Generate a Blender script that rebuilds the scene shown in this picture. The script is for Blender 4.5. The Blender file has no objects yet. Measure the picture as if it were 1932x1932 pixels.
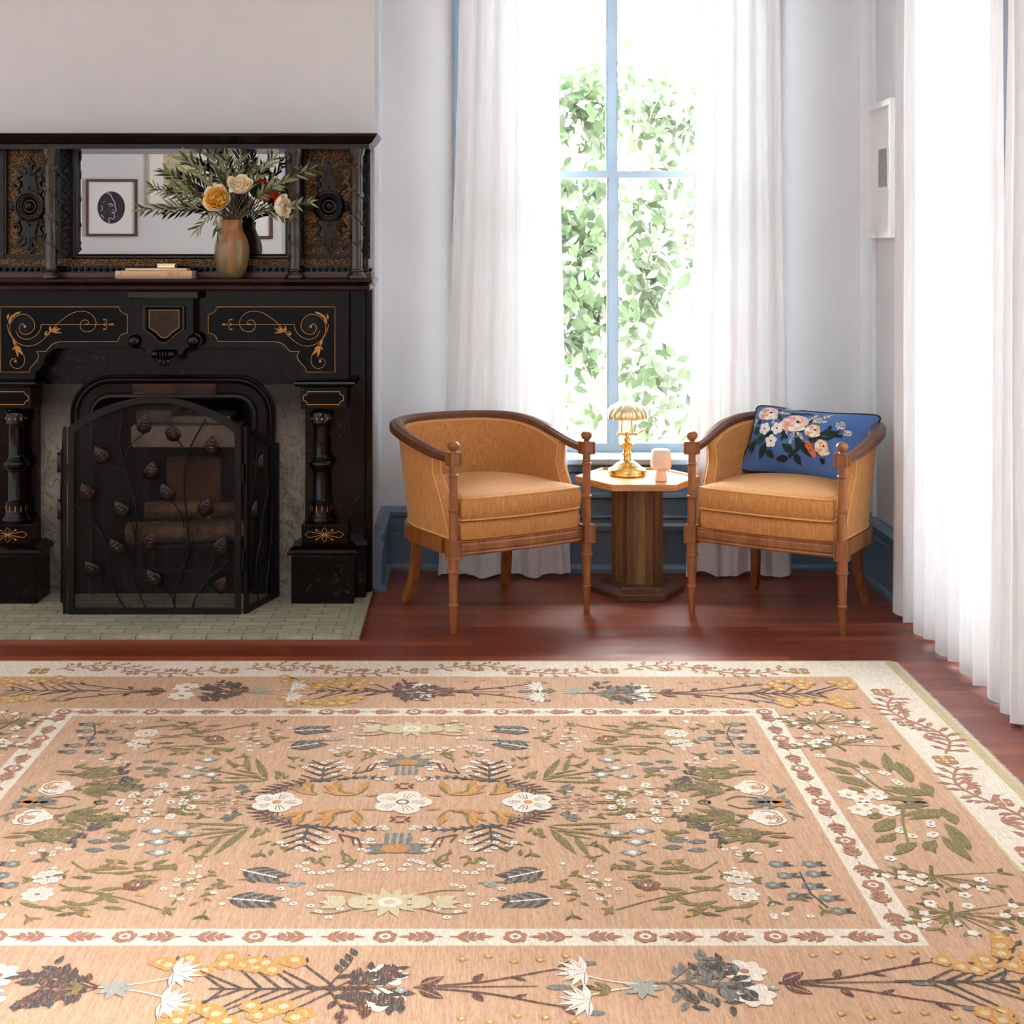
import bpy, bmesh, math, random
from mathutils import Vector, Matrix, noise

PI = math.pi
C = bpy.context.scene.collection
sc = bpy.context.scene

# ------------------------------------------------------------------ camera
cam_d = bpy.data.cameras.new('camera')
cam = bpy.data.objects.new('camera', cam_d)
C.objects.link(cam)
cam.location = (0, 0, 1.38)
cam.rotation_euler = (PI / 2, 0, 0)
cam_d.sensor_width = 36
cam_d.lens = 36 * 2650 / 1932
cam_d.shift_x = (966 - 893) / 1932
cam_d.shift_y = -(966 - 472) / 1932
cam_d.clip_end = 200
sc.camera = cam

# ------------------------------------------------------------------ sky, daylight, exposure
SKY = 11.0
world = bpy.data.worlds.new('sky')
sc.world = world
world.use_nodes = True
bg = world.node_tree.nodes['Background']
bg.inputs[0].default_value = (0.97, 0.985, 1.0, 1)
bg.inputs[1].default_value = SKY
sc.view_settings.view_transform = 'Standard'
sc.view_settings.look = 'None'
sc.view_settings.gamma = 1
sc.view_settings.use_curve_mapping = False
sc.view_settings.exposure = 2.25
sc.cycles.use_denoising = True
sc.cycles.max_bounces = 9
sc.cycles.diffuse_bounces = 5
sc.cycles.glossy_bounces = 4
sc.cycles.transparent_max_bounces = 16
sc.cycles.sample_clamp_indirect = 8
sc.cycles.caustics_reflective = False
sc.cycles.caustics_refractive = False


def portal(name, loc, rot, sx, sy):
    d = bpy.data.lights.new(name, 'AREA')
    d.shape = 'RECTANGLE'
    d.size = sx
    d.size_y = sy
    d.cycles.is_portal = True
    o = bpy.data.objects.new(name, d)
    C.objects.link(o)
    o.location = loc
    o.rotation_euler = rot
    return o


# sky portals in the window openings, the last an added unseen one (they only steer the sky's light)
portal('window_daylight', (0.617, 6.34, 1.7), (-PI / 2, 0, 0), 1.16, 2.5)
portal('side_window_daylight', (1.92, 4.72, 1.5), (0, PI / 2, 0), 2.9, 1.0)
portal('side_window_daylight', (1.92, 0.6, 1.7), (0, PI / 2, 0), 2.6, 2.1)  # opening of the added window out of view

# ------------------------------------------------------------------ helpers
ORG = {}
F = 2650.0


def P(px, py, D):
    return Vector(((px - 893) * D / F, D, 1.38 - (py - 472) * D / F))


def tag(o, label=None, cat=None, group=None, kind=None):
    if label: o['label'] = label
    if cat: o['category'] = cat
    if group: o['group'] = group
    if kind: o['kind'] = kind
    return o


def thing(name, loc, label, cat, group=None):
    o = bpy.data.objects.new(name, None)
    C.objects.link(o)
    o.location = loc
    o.empty_display_size = 0.1
    ORG[o.name] = Vector(loc)
    return tag(o, label, cat, group)


class MB:
    def __init__(s):
        s.v = []; s.f = []; s.mi = []; s.sm = []; s.m = 0

    def add(s, vs, fs, smooth=False):
        n = len(s.v)
        s.v.extend([Vector(v) for v in vs])
        for f in fs:
            s.f.append([i + n for i in f]); s.mi.append(s.m); s.sm.append(smooth)
        return s

    def box(s, x0, x1, y0, y1, z0, z1):
        vs = [(x0, y0, z0), (x1, y0, z0), (x1, y1, z0), (x0, y1, z0), (x0, y0, z1), (x1, y0, z1), (x1, y1, z1), (x0, y1, z1)]
        return s.add(vs, [(0, 3, 2, 1), (4, 5, 6, 7), (0, 1, 5, 4), (1, 2, 6, 5), (2, 3, 7, 6), (3, 0, 4, 7)])

    def bbox(s, x0, x1, y0, y1, z0, z1, b=0.004, mat=None):
        """box with chamfered edges"""
        bm = bmesh.new()
        bmesh.ops.create_cube(bm, size=1)
        for v in bm.verts:
            v.co = Vector(((x0 + x1) / 2 + v.co.x * (x1 - x0), (y0 + y1) / 2 + v.co.y * (y1 - y0), (z0 + z1) / 2 + v.co.z * (z1 - z0)))
        bmesh.ops.bevel(bm, geom=bm.edges[:], offset=b, segments=2, affect='EDGES', profile=0.6)
        return s.bm(bm)

    def bm(s, bm, smooth=False, M=None):
        bm.verts.index_update()
        vs = [(M @ v.co if M else v.co.copy()) for v in bm.verts]
        fs = [[v.index for v in f.verts] for f in bm.faces]
        bm.free()
        return s.add(vs, fs, smooth)

    def prism(s, pts, a, b, axis='y'):
        """2-D outline extruded along an axis: pts are (x,z) for y, (x,y) for z, (y,z) for x"""
        n = len(pts)
        def mk(p, t):
            return (p[0], t, p[1]) if axis == 'y' else ((p[0], p[1], t) if axis == 'z' else (t, p[0], p[1]))
        vs = [mk(p, a) for p in pts] + [mk(p, b) for p in pts]
        fs = [list(range(n)), list(range(2 * n - 1, n - 1, -1))]
        for i in range(n):
            j = (i + 1) % n
            fs.append((i, i + n, j + n, j))
        return s.add(vs, fs)

    def lathe(s, prof, cx, cy, n=32, cz=0.0, smooth=True, M=None, flute=None):
        """prof: (r, z) list turned about a vertical axis"""
        vs = []; fs = []
        for k, (r, z) in enumerate(prof):
            for i in range(n):
                a = 2 * PI * i / n
                rr = r if flute is None else r * flute(a, k)
                v = Vector((rr * math.cos(a), rr * math.sin(a), z))
                if M: v = M @ v
                vs.append(v + Vector((cx, cy, cz)))
        for k in range(len(prof) - 1):
            for i in range(n):
                j = (i + 1) % n
                fs.append((k * n + i, k * n + j, (k + 1) * n + j, (k + 1) * n + i))
        fs.append(list(range(n - 1, -1, -1)))
        fs.append([(len(prof) - 1) * n + i for i in range(n)])
        return s.add(vs, fs, smooth)

    def sphere(s, c, r, n=16, sq=(1, 1, 1)):
        prof = [(max(1e-4, math.sin(PI * k / n)), -math.cos(PI * k / n)) for k in range(n + 1)]
        return s.lathe(prof, c[0], c[1], n=n + 4, cz=c[2], M=Matrix.Diagonal((r * sq[0], r * sq[1], r * sq[2])))

    def tube(s, path, r, n=8, caps=True, smooth=True):
        """round rod along a path; r a number or one per point"""
        pts = [Vector(p) for p in path]
        m = len(pts)
        vs = []; fs = []
        up = None
        for i, p in enumerate(pts):
            t = (pts[min(i + 1, m - 1)] - pts[max(i - 1, 0)]).normalized()
            if up is None:
                a = Vector((0, 0, 1)) if abs(t.z) < 0.9 else Vector((1, 0, 0))
                up = (a - t * a.dot(t)).normalized()
            else:
                up = (up - t * up.dot(t)).normalized()
            sd = t.cross(up)
            rr = r[i] if isinstance(r, (list, tuple)) else r
            for k in range(n):
                a = 2 * PI * k / n
                vs.append(p + (up * math.cos(a) + sd * math.sin(a)) * rr)
        for i in range(m - 1):
            for k in range(n):
                j = (k + 1) % n
                fs.append((i * n + k, (i + 1) * n + k, (i + 1) * n + j, i * n + j))
        if caps:
            fs.append(list(range(n))); fs.append([(m - 1) * n + k for k in range(n - 1, -1, -1)])
        return s.add(vs, fs, smooth)

    def sweep(s, prof, path, up=Vector((0, 0, 1)), closed=False, smooth=False, caps=True, scale=None):
        """profile (side, up) swept along path with a fixed up vector and mitred corners"""
        pts = [Vector(p) for p in path]
        m = len(pts); n = len(prof)
        vs = []; fs = []
        for i, p in enumerate(pts):
            if closed:
                t0 = (p - pts[i - 1]).normalized(); t1 = (pts[(i + 1) % m] - p).normalized()
            else:
                t0 = (p - pts[i - 1]).normalized() if i else (pts[1] - p).normalized()
                t1 = (pts[i + 1] - p).normalized() if i < m - 1 else t0
            t = (t0 + t1).normalized()
            sd = t.cross(up).normalized()
            u2 = sd.cross(t).normalized()
            k = 1.0 / max(0.3, t.dot(t0))
            sx = scale[i] if scale else (1, 1)
            for (a, b) in prof:
                vs.append(p + sd * a * k * sx[0] + u2 * b * sx[1])
        segs = m if closed else m - 1
        for i in range(segs):
            i2 = (i + 1) % m
            for k in range(n):
                j = (k + 1) % n
                fs.append((i * n + k, i * n + j, i2 * n + j, i2 * n + k))
        if caps and not closed:
            fs.append(list(range(n - 1, -1, -1))); fs.append([(m - 1) * n + k for k in range(n)])
        return s.add(vs, fs, smooth)

    def grid(s, fn, nu, nv, smooth=True, closed_u=False):
        vs = [fn(i / nu, j / nv) for j in range(nv + 1) for i in range(nu + 1)]
        w = nu + 1
        fs = [(j * w + i, j * w + i + 1, (j + 1) * w + i + 1, (j + 1) * w + i) for j in range(nv) for i in range(nu)]
        return s.add(vs, fs, smooth)

    def mirror_x(s, cx):
        n = len(s.v); m = len(s.f)
        s.v.extend([Vector((2 * cx - v.x, v.y, v.z)) for v in s.v[:n]])
        for k in range(m):
            s.f.append([i + n for i in reversed(s.f[k])]); s.mi.append(s.mi[k]); s.sm.append(s.sm[k])
        return s

    def mirrored(s, cx):
        t = MB()
        t.v = [Vector((2 * cx - v.x, v.y, v.z)) for v in s.v]
        t.f = [list(reversed(f)) for f in s.f]; t.mi = s.mi[:]; t.sm = s.sm[:]
        return t

    def build(s, name, mats, parent=None, org=None, recalc=True, bevel=0, solid=0, sub=0):
        if not isinstance(mats, (list, tuple)): mats = [mats]
        if parent is not None: o_ = ORG[parent.name]
        else: o_ = Vector(org) if org is not None else Vector((0, 0, 0))
        me = bpy.data.meshes.new(name)
        me.from_pydata([v - o_ for v in s.v], [], s.f)
        for m in mats: me.materials.append(m)
        for p, mi, sm in zip(me.polygons, s.mi, s.sm):
            p.material_index = mi; p.use_smooth = sm
        if recalc:
            bm = bmesh.new(); bm.from_mesh(me)
            bmesh.ops.recalc_face_normals(bm, faces=bm.faces)
            bm.to_mesh(me); bm.free()
        me.update()
        if any(s.sm): me.set_sharp_from_angle(angle=math.radians(42))
        o = bpy.data.objects.new(name, me)
        C.objects.link(o)
        ORG[o.name] = o_
        if parent is not None: o.parent = parent
        else: o.location = o_
        if bevel:
            b = o.modifiers.new('bevel', 'BEVEL'); b.width = bevel; b.segments = 2; b.limit_method = 'ANGLE'; b.angle_limit = 0.7
        if solid:
            b = o.modifiers.new('solid', 'SOLIDIFY'); b.thickness = solid; b.offset = 0
        if sub:
            b = o.modifiers.new('sub', 'SUBSURF'); b.levels = sub; b.render_levels = sub
        return o


class Draw:
    """flat shapes laid on a surface: surf(x, y, h) gives the 3-D point h above it"""
    def __init__(s, mb, surf, cols, h=0.0004, dh=2e-6, rings=0):
        s.mb = mb; s.surf = surf; s.cols = cols; s.h = h; s.dh = dh; s.rings = rings
        s.xf = lambda x, y: (x, y)
        s.k = 1.0

    def poly(s, pts, col):
        s.h += s.dh
        q = [s.xf(*p) for p in pts]
        s.mb.m = s.cols[col]
        if s.rings == 0:
            s.mb.add([s.surf(x, y, s.h) for x, y in q], [list(range(len(q)))])
            return
        n = len(q); cx = sum(p[0] for p in q) / n; cy = sum(p[1] for p in q) / n
        vs = []; fs = []; R = s.rings
        for k in range(1, R + 1):
            t = k / R
            vs += [s.surf(cx + (x - cx) * t, cy + (y - cy) * t, s.h) for x, y in q]
        vs.append(s.surf(cx, cy, s.h)); c = len(vs) - 1
        for i in range(n):
            j = (i + 1) % n
            fs.append((c, i, j))
            for k in range(R - 1):
                fs.append((k * n + i, (k + 1) * n + i, (k + 1) * n + j, k * n + j))
        s.mb.add(vs, fs, s.rings > 0)

    def line(s, pts, w, col, w1=None):
        s.h += s.dh
        q = [s.xf(*p) for p in pts]
        n = len(q)
        vs = []
        for i, p in enumerate(q):
            a = q[max(i - 1, 0)]; b = q[min(i + 1, n - 1)]
            dx, dy = b[0] - a[0], b[1] - a[1]
            L = math.hypot(dx, dy) or 1
            ww = w if w1 is None else w + (w1 - w) * i / max(1, n - 1)
            nx, ny = -dy / L * ww / 2, dx / L * ww / 2
            vs.append(s.surf(p[0] + nx, p[1] + ny, s.h)); vs.append(s.surf(p[0] - nx, p[1] - ny, s.h))
        s.mb.m = s.cols[col]
        s.mb.add(vs, [(2 * i, 2 * i + 2, 2 * i + 3, 2 * i + 1) for i in range(n - 1)])

    def ell(s, x, y, rx, ry, col, a=0, n=14, wob=0.0):
        ca, sa = math.cos(a), math.sin(a)
        rx *= s.k; ry *= s.k
        pts = []
        for i in range(n):
            t = 2 * PI * i / n
            k = 1 + (random.uniform(-wob, wob) if wob else 0)
            u, v = rx * math.cos(t) * k, ry * math.sin(t) * k
            pts.append((x + u * ca - v * sa, y + u * sa + v * ca))
        s.poly(pts, col)

    def leaf(s, x, y, a, L, W, col, vein=None):
        ca, sa = math.cos(a), math.sin(a)
        L *= s.k; W *= s.k
        ps = [(0, 0), (.2, .36), (.42, .5), (.65, .4), (.85, .18), (1, 0), (.85, -.18), (.65, -.4), (.42, -.5), (.2, -.36)]
        s.poly([(x + u * L * ca - v * W * sa, y + u * L * sa + v * W * ca) for u, v in ps], col)
        if vein: s.line([(x + ca * L * .08, y + sa * L * .08), (x + ca * L * .9, y + sa * L * .9)], W * .09, vein)

    def flower(s, x, y, r, n, col, ccol, cr=.25, a0=0.3, pet=.46, vein=None):
        for k in range(n):
            a = a0 + 2 * PI * k / n
            s.ell(x + math.cos(a) * r * s.k * .55, y + math.sin(a) * r * s.k * .55, r * .5, r * pet, col, a, 12)
        s.ell(x, y, r * .4, r * .4, col)
        if vein:
            r0 = r; r *= s.k
            for k in range(n):
                for d in (-.22, 0, .22):
                    a = a0 + 2 * PI * k / n + d
                    s.line([(x + math.cos(a) * r * .32, y + math.sin(a) * r * .32), (x + math.cos(a) * r * .8, y + math.sin(a) * r * .8)], r * .035, vein)
            r = r0
        if ccol: s.ell(x, y, r * cr, r * cr, ccol)

    def burst(s, x, y, angs, L, W, col):
        for i, a in enumerate(angs):
            s.leaf(x, y, a, L if not isinstance(L, (list, tuple)) else L[i], W, col)

    def frond(s, x, y, a, L, n, lw, ll, col, scol=None, sw=.003, da=.8):
        ca, sa = math.cos(a), math.sin(a)
        s.line([(x, y), (x + L * ca, y + L * sa)], sw, scol or col, sw * .5)
        for i in range(n):
            t = (i + .6) / n
            px, py = x + L * t * ca, y + L * t * sa
            for sg in (-1, 1):
                s.leaf(px, py, a + sg * da, ll * (1 - .35 * t), lw, col)


def interp(pts, k=8):
    """Catmull-Rom through 2-D or 3-D points"""
    pts = [Vector(p) if len(p) == 3 else Vector((p[0], p[1], 0)) for p in pts]
    out = []
    n = len(pts)
    for i in range(n - 1):
        p0 = pts[max(i - 1, 0)]; p1 = pts[i]; p2 = pts[i + 1]; p3 = pts[min(i + 2, n - 1)]
        for j in range(k):
            t = j / k
            out.append(0.5 * ((2 * p1) + (p2 - p0) * t + (2 * p0 - 5 * p1 + 4 * p2 - p3) * t * t + (3 * p1 - p0 - 3 * p2 + p3) * t ** 3))
    out.append(pts[-1])
    return out


def interp2(pts, k=8):
    return [(v.x, v.y) for v in interp(pts, k)]


# ------------------------------------------------------------------ materials
def srgb(r, g, b):
    def f(c):
        c /= 255.0
        return c / 12.92 if c <= .04045 else ((c + .055) / 1.055) ** 2.4
    return (f(r), f(g), f(b), 1)


class NT:
    def __init__(s, name):
        s.mat = bpy.data.materials.new(name); s.mat.use_nodes = True
        s.t = s.mat.node_tree; s.n = s.t.nodes; s.l = s.t.links
        s.b = s.n['Principled BSDF']; s.out = s.n['Material Output']
        s.tc = s.n.new('ShaderNodeTexCoord')

    def new(s, kind, **kw):
        n = s.n.new(kind)
        for k, v in kw.items():
            if k.startswith('i_'): n.inputs[int(k[2:])].default_value = v
            else: setattr(n, k, v)
        return n

    def coords(s, scale=(1, 1, 1), rot=(0, 0, 0), gen=False):
        m = s.n.new('ShaderNodeMapping')
        m.inputs['Scale'].default_value = scale; m.inputs['Rotation'].default_value = rot
        s.l.new(s.tc.outputs['Generated' if gen else 'Object'], m.inputs[0])
        return m.outputs[0]

    def noise(s, scale, detail=4, rough=.55, vec=None, dist=0):
        n = s.n.new('ShaderNodeTexNoise')
        n.inputs['Scale'].default_value = scale; n.inputs['Detail'].default_value = detail
        n.inputs['Roughness'].default_value = rough; n.inputs['Distortion'].default_value = dist
        s.l.new(vec if vec else s.tc.outputs['Object'], n.inputs['Vector'])
        return n.outputs[0]

    def ramp(s, fac, stops, interp='LINEAR'):
        r = s.n.new('ShaderNodeValToRGB')
        r.color_ramp.interpolation = interp
        e = r.color_ramp.elements
        while len(e) < len(stops): e.new(.5)
        for el, (p, c) in zip(e, stops):
            el.position = p; el.color = c if len(c) == 4 else (*c, 1)
        s.l.new(fac, r.inputs[0])
        return r.outputs[0]

    def mix(s, fac, a, b, blend='MIX'):
        m = s.n.new('ShaderNodeMix'); m.data_type = 'RGBA'; m.blend_type = blend
        for sock, v in ((m.inputs[0], fac), (m.inputs[6], a), (m.inputs[7], b)):
            if isinstance(v, (int, float, tuple)): sock.default_value = v
            else: s.l.new(v, sock)
        return m.outputs[2]

    def bump(s, h, strength=.3, dist=.01):
        b = s.n.new('ShaderNodeBump')
        b.inputs['Strength'].default_value = strength; b.inputs['Distance'].default_value = dist
        s.l.new(h, b.inputs['Height']); s.l.new(b.outputs[0], s.b.inputs['Normal'])

    def col(s, c):
        if isinstance(c, tuple): s.b.inputs['Base Color'].default_value = c
        else: s.l.new(c, s.b.inputs['Base Color'])

    def set(s, **kw):
        for k, v in kw.items():
            k = k.replace('_', ' ')
            if isinstance(v, (int, float, tuple)): s.b.inputs[k].default_value = v
            else: s.l.new(v, s.b.inputs[k])
        return s.mat


def plain(name, c, rough=.5, metal=0, vary=.12, scale=8, bump=0, bscale=60, **kw):
    t = NT(name)
    d = tuple(x * (1 - vary) for x in c[:3]) + (1,)
    e = tuple(min(1, x * (1 + vary)) for x in c[:3]) + (1,)
    t.col(t.ramp(t.noise(scale), [(.3, d), (.7, e)]))
    if bump: t.bump(t.noise(bscale), bump, .004)
    return t.set(Roughness=rough, Metallic=metal, **kw)


def wood(name, c0, c1, axis='z', rough=.35, scale=14, coat=.2):
    t = NT(name)
    st = {'x': (.12, 1, 1), 'y': (1, .12, 1), 'z': (1, 1, .12)}[axis]
    v = t.coords(tuple(k * scale for k in st))
    g = t.noise(1.6, 8, .65, v, .8)
    g2 = t.noise(9, 4, .5, v)
    c = t.ramp(g, [(.28, c0), (.72, c1)])
    c = t.mix(t.ramp(g2, [(.5, (0, 0, 0)), (.75, (.45, .45, .45))]), c, tuple(x * .45 for x in c0[:3]) + (1,))
    t.col(c)
    t.bump(g2, .06, .002)
    return t.set(Roughness=rough, Coat_Weight=coat, Coat_Roughness=.15)


def marble_black(name, base, tint, rough=.22, speck=(.28, .2, .1, 1), amount=.66, spec=.16):
    t = NT(name)
    n1 = t.noise(5, 6, .6, None, .6)
    c = t.ramp(n1, [(.35, base), (.75, tint)])
    v = t.noise(26, 8, .75, None, 1.6)
    big = t.noise(4.5, 3, .5)
    m = t.new('ShaderNodeMath', operation='MULTIPLY')
    a = t.ramp(v, [(amount - .07, (0, 0, 0)), (amount + .02, (1, 1, 1))])
    b = t.ramp(big, [(.45, (0, 0, 0)), (.68, (1, 1, 1))])
    t.l.new(a, m.inputs[0]); t.l.new(b, m.inputs[1])
    t.col(t.mix(m.outputs[0], c, speck))
    return t.set(Roughness=rough, Specular_IOR_Level=spec)


def cloth(name, c, trans=.5, rough=.9, weave=700):
    """sheer woven cloth: diffuse + translucent"""
    t = NT(name)
    t.n.remove(t.b)
    d = t.new('ShaderNodeBsdfDiffuse'); tr = t.new('ShaderNodeBsdfTranslucent')
    v = t.coords((60, 60, 3))
    cc = t.ramp(t.noise(2.5, 6, .6, v), [(.3, tuple(x * .9 for x in c[:3])), (.7, c)])
    t.l.new(cc, d.inputs[0]); t.l.new(cc, tr.inputs[0])
    m = t.new('ShaderNodeMixShader'); m.inputs[0].default_value = trans
    t.l.new(d.outputs[0], m.inputs[1]); t.l.new(tr.outputs[0], m.inputs[2])
    t.l.new(m.outputs[0], t.out.inputs[0])
    return t.mat


MT = {}
MT['wall'] = plain('wall_paint', srgb(220, 221, 222), .85, vary=.02, scale=3, bump=.08, bscale=90)
MT['ceiling'] = plain('ceiling_paint', srgb(238, 236, 233), .9, vary=.015)
MT['blue'] = plain('blue_grey_gloss_paint', srgb(98, 122, 142), .38, vary=.05, scale=5)
MT['sash'] = plain('pale_blue_sash_paint', srgb(146, 165, 179), .4, vary=.03, scale=5)
MT['white'] = plain('white_paint', srgb(236, 235, 233), .5, vary=.01)
MT['brass'] = plain('polished_brass', (.78, .55, .2, 1), .2, 1.0, vary=.06, scale=20)
MT['brass_satin'] = plain('satin_brass', (.86, .72, .42, 1), .3, 1.0, vary=.06, scale=20)
MT['gold'] = plain('gold_inlay', srgb(168, 120, 60), .4, .55, vary=.15, scale=30)
MT['chair_wood'] = wood('chair_walnut', srgb(112, 60, 26), srgb(176, 110, 56), 'z')
MT['chair_rail'] = wood('chair_rail_walnut', srgb(72, 36, 20), srgb(124, 70, 40), 'x')
MT['table_top'] = wood('table_top_oak', srgb(172, 116, 68), srgb(218, 168, 116), 'x', .3)
MT['table_wood'] = wood('table_walnut', srgb(82, 46, 24), srgb(132, 82, 44), 'z', .4)
MT['table_dark'] = wood('table_dark_base', srgb(58, 34, 20), srgb(98, 62, 38), 'x', .4)
MT['table_panel'] = wood('table_panel_oak', srgb(96, 70, 34), srgb(150, 116, 66), 'z', .5)
# ------------------------------------------------------------------ the room
def floor_mat():
    t = NT('mahogany_floorboards')
    v = t.coords((1, 1, 1))
    br = t.new('ShaderNodeTexBrick', offset=.37, squash=1)
    t.l.new(v, br.inputs['Vector'])
    for k, val in (('Scale', 1), ('Mortar Size', .0012), ('Mortar Smooth', .3), ('Bias', 0), ('Brick Width', 1.7), ('Row Height', .062)):
        br.inputs[k].default_value = val
    br.inputs['Color1'].default_value = (1, 1, 1, 1); br.inputs['Color2'].default_value = (0, 0, 0, 1); br.inputs['Mortar'].default_value = (.5, .5, .5, 1)
    tone = t.ramp(br.outputs[0], [(0, srgb(112, 42, 24)), (1, srgb(158, 76, 44))])
    g = t.noise(1.3, 8, .65, t.coords((1.6, 26, 1)), .6)
    c = t.mix(t.ramp(g, [(.35, (0, 0, 0)), (.8, (.55, .55, .55))]), tone, srgb(72, 26, 17))
    c = t.mix(br.outputs[1], c, srgb(30, 10, 7))
    t.col(c)
    t.l.new(t.ramp(t.noise(3, 5, .6, t.coords((1, 5, 1))), [(.3, (.30,) * 3), (.7, (.46,) * 3)]), t.b.inputs['Roughness'])
    m = t.mix(.25, br.outputs[1], g)
    t.bump(m, -.12, .003)
    return t.set(Specular_IOR_Level=.8)


b = MB(); b.box(-4.6, 1.93, -2.4, 6.35, -.06, 0)
tag(b.build('floor', floor_mat()), 'glossy red mahogany floor of narrow boards', 'floor', kind='structure')
b = MB(); b.box(-4.6, 1.93, -2.4, 6.35, 3.4, 3.5)
tag(b.build('ceiling', MT['ceiling']), 'plain white ceiling above the room', 'ceiling', kind='structure')


def wall(name, boxes, label):
    b = MB()
    for q in boxes: b.box(*q)
    return tag(b.build(name, MT['wall']), label, 'wall', kind='structure')


wall('wall_back', [(-.40, .037, 6.1, 6.35, 0, 3.4), (1.197, 1.93, 6.1, 6.35, 0, 3.4), (.037, 1.197, 6.1, 6.35, 0, .47), (.037, 1.197, 6.1, 6.35, 2.95, 3.4)],
     'pale warm grey wall around the tall back window')
wall('wall_chimney_breast', [(-4.6, -1.53, 5.69, 6.35, 0, 3.4), (-.862, -.40, 5.69, 6.35, 0, 3.4), (-1.53, -.862, 5.69, 6.35, .86, 3.4), (-1.53, -.862, 6.12, 6.35, 0, .86)],
     'pale grey chimney breast behind the black fireplace')
rb = []
ys = [-2.4, -.45, 1.65, 4.25, 5.2, 6.1]
for i in range(0, len(ys) - 1):
    if i % 2 == 0: rb.append((1.68, 1.93, ys[i], ys[i + 1], 0, 3.4))
    else: rb += [(1.68, 1.93, ys[i], ys[i + 1], 0, .05 if i == 3 else .4), (1.68, 1.93, ys[i], ys[i + 1], 2.95, 3.4)]
wall('wall_right', rb, 'pale grey side wall behind the long sheer curtains')
wall('wall_rear', [(-4.6, 1.93, -2.6, -2.4, 0, 3.4)], 'pale grey wall with framed pictures seen in the mirror')
wall('wall_left', [(-4.8, -4.6, -2.4, 6.35, 0, 3.4)], 'plain pale wall at the far left side')

base_prof = [(0, 0), (.046, 0), (.046, .012), (.04, .022), (.03, .026), (.03, .165), (.036, .172), (.037, .2), (.028, .206), (.028, .224), (.04, .234), (.042, .25), (.03, .26), (.018, .268), (0, .27)]


def baseboard(name, path, label):
    b = MB(); b.sweep(base_prof, path)
    tag(b.build(name, MT['blue']), label, 'baseboard', kind='structure')


baseboard('baseboard_left', [(-.40, 5.68, 0), (-.40, 6.1, 0), (-.085, 6.1, 0)], 'tall blue moulded baseboard beside the fireplace')
baseboard('baseboard_right', [(1.325, 6.1, 0), (1.68, 6.1, 0), (1.68, 5.325, 0)], 'tall blue moulded baseboard running behind the right armchair')
baseboard('baseboard_front', [(1.68, 4.125, 0), (1.68, -2.4, 0)], 'blue moulded baseboard behind the nearest grey curtain panel')
b = MB(); b.tube([(1.675, 5.86, .27), (1.675, 5.86, 3.4)], .013, 10)
tag(b.build('trim_1', MT['wall']), 'thin vertical corner bead on the side wall', 'trim', kind='structure')

# panelled apron under the back window
b = MB()
prof = [(0, 0), (.105, 0), (.105, .018), (.09, .03), (.08, .034), (.08, .172), (.098, .180), (.1, .2), (.09, .212), (.088, .226), (.094, .236), (.08, .244),
        (.08, .314), (.094, .322), (.09, .334), (.078, .342), (.074, .42), (.092, .432), (.1, .446), (.108, .466), (0, .466)]
b.sweep(prof, [(.037, 6.1, 0), (1.197, 6.1, 0)])
tag(b.build('trim_2', MT['blue']), 'blue grey moulded panelling under the back window sill', 'trim', kind='structure')


def glass_mat():
    t = NT('window_glass')
    t.n.remove(t.b)
    tr = t.new('ShaderNodeBsdfTransparent'); gl = t.new('ShaderNodeBsdfGlossy'); gl.inputs['Roughness'].default_value = .02
    fr = t.new('ShaderNodeFresnel'); fr.inputs[0].default_value = 1.35
    m = t.new('ShaderNodeMixShader')
    t.l.new(fr.outputs[0], m.inputs[0]); t.l.new(tr.outputs[0], m.inputs[1]); t.l.new(gl.outputs[0], m.inputs[2])
    t.l.new(m.outputs[0], t.out.inputs[0])
    return t.mat


MT['glass'] = glass_mat()


def window(name, to, w, z0, z1, label, zm, casing=True, proj=.13):
    """sash window built facing -y about x=0 with the wall face at y=0, then carried by to(v)"""
    e = thing(name, to(Vector((0, 0, z0))), label, 'window'); e['kind'] = 'structure'
    def put(b, n, m, par=None):
        b.v = [to(v) for v in b.v]
        return b.build(n, m, par or e)
    h = w / 2
    if casing:
        b = MB()
        cp = [(0, 0), (.0, -.022), (.012, -.03), (.03, -.022), (.095, -.022), (.105, -.034), (.122, -.034), (.122, 0)]
        for s in (-1, 1):
            b.prism([(s * (h + a), c) for a, c in cp], 0, z1 + .1, 'z')
        b.box(-h - .15, h + .15, -.045, -.0005, z1 + .1, z1 + .26)
        put(b, 'casing', MT['blue'])
    b = MB()
    for s in (-1, 1): b.box(min(s * h, s * (h - .02)), max(s * h, s * (h - .02)), 0, .2, z0, z1)
    b.box(-h, h, 0, .2, z1 - .02, z1)
    put(b, 'window_frame', MT['sash'])
    b = MB(); b.bbox(-h - .1, h + .1, -proj, .0, z0 - .005, z0 + .021, .006); b.box(-h, h, 0, .22, z0 - .005, z0 + .021)
    put(b, 'window_sill', MT['sash'])
    for (y, a, c, rb_, rt) in ((.1, z0 + .022, zm + .03, .034, .03), (.145, zm, z1 - .02, .03, .05)):
        b = MB()
        hh = h - .02
        b.box(-hh, -hh + .05, y, y + .04, a, c); b.box(hh - .05, hh, y, y + .04, a, c)
        b.box(-hh + .05, hh - .05, y, y + .04, a, a + rb_); b.box(-hh + .05, hh - .05, y, y + .04, c - rt, c)
        b.box(-.0195, .0195, y + .003, y + .037, a + rb_, c - rt)
        for s in (-1, 1):
            b.box(min(s * .0195, s * .026), max(s * .0195, s * .026), y + .012, y + .03, a + rb_, c - rt)
        sash = put(b, 'sash', MT['sash'])
        b = MB(); b.box(-hh + .05, hh - .05, y + .018, y + .022, a + rb_, c - rt)
        put(b, 'glass', MT['glass'], sash)
    return e


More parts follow.
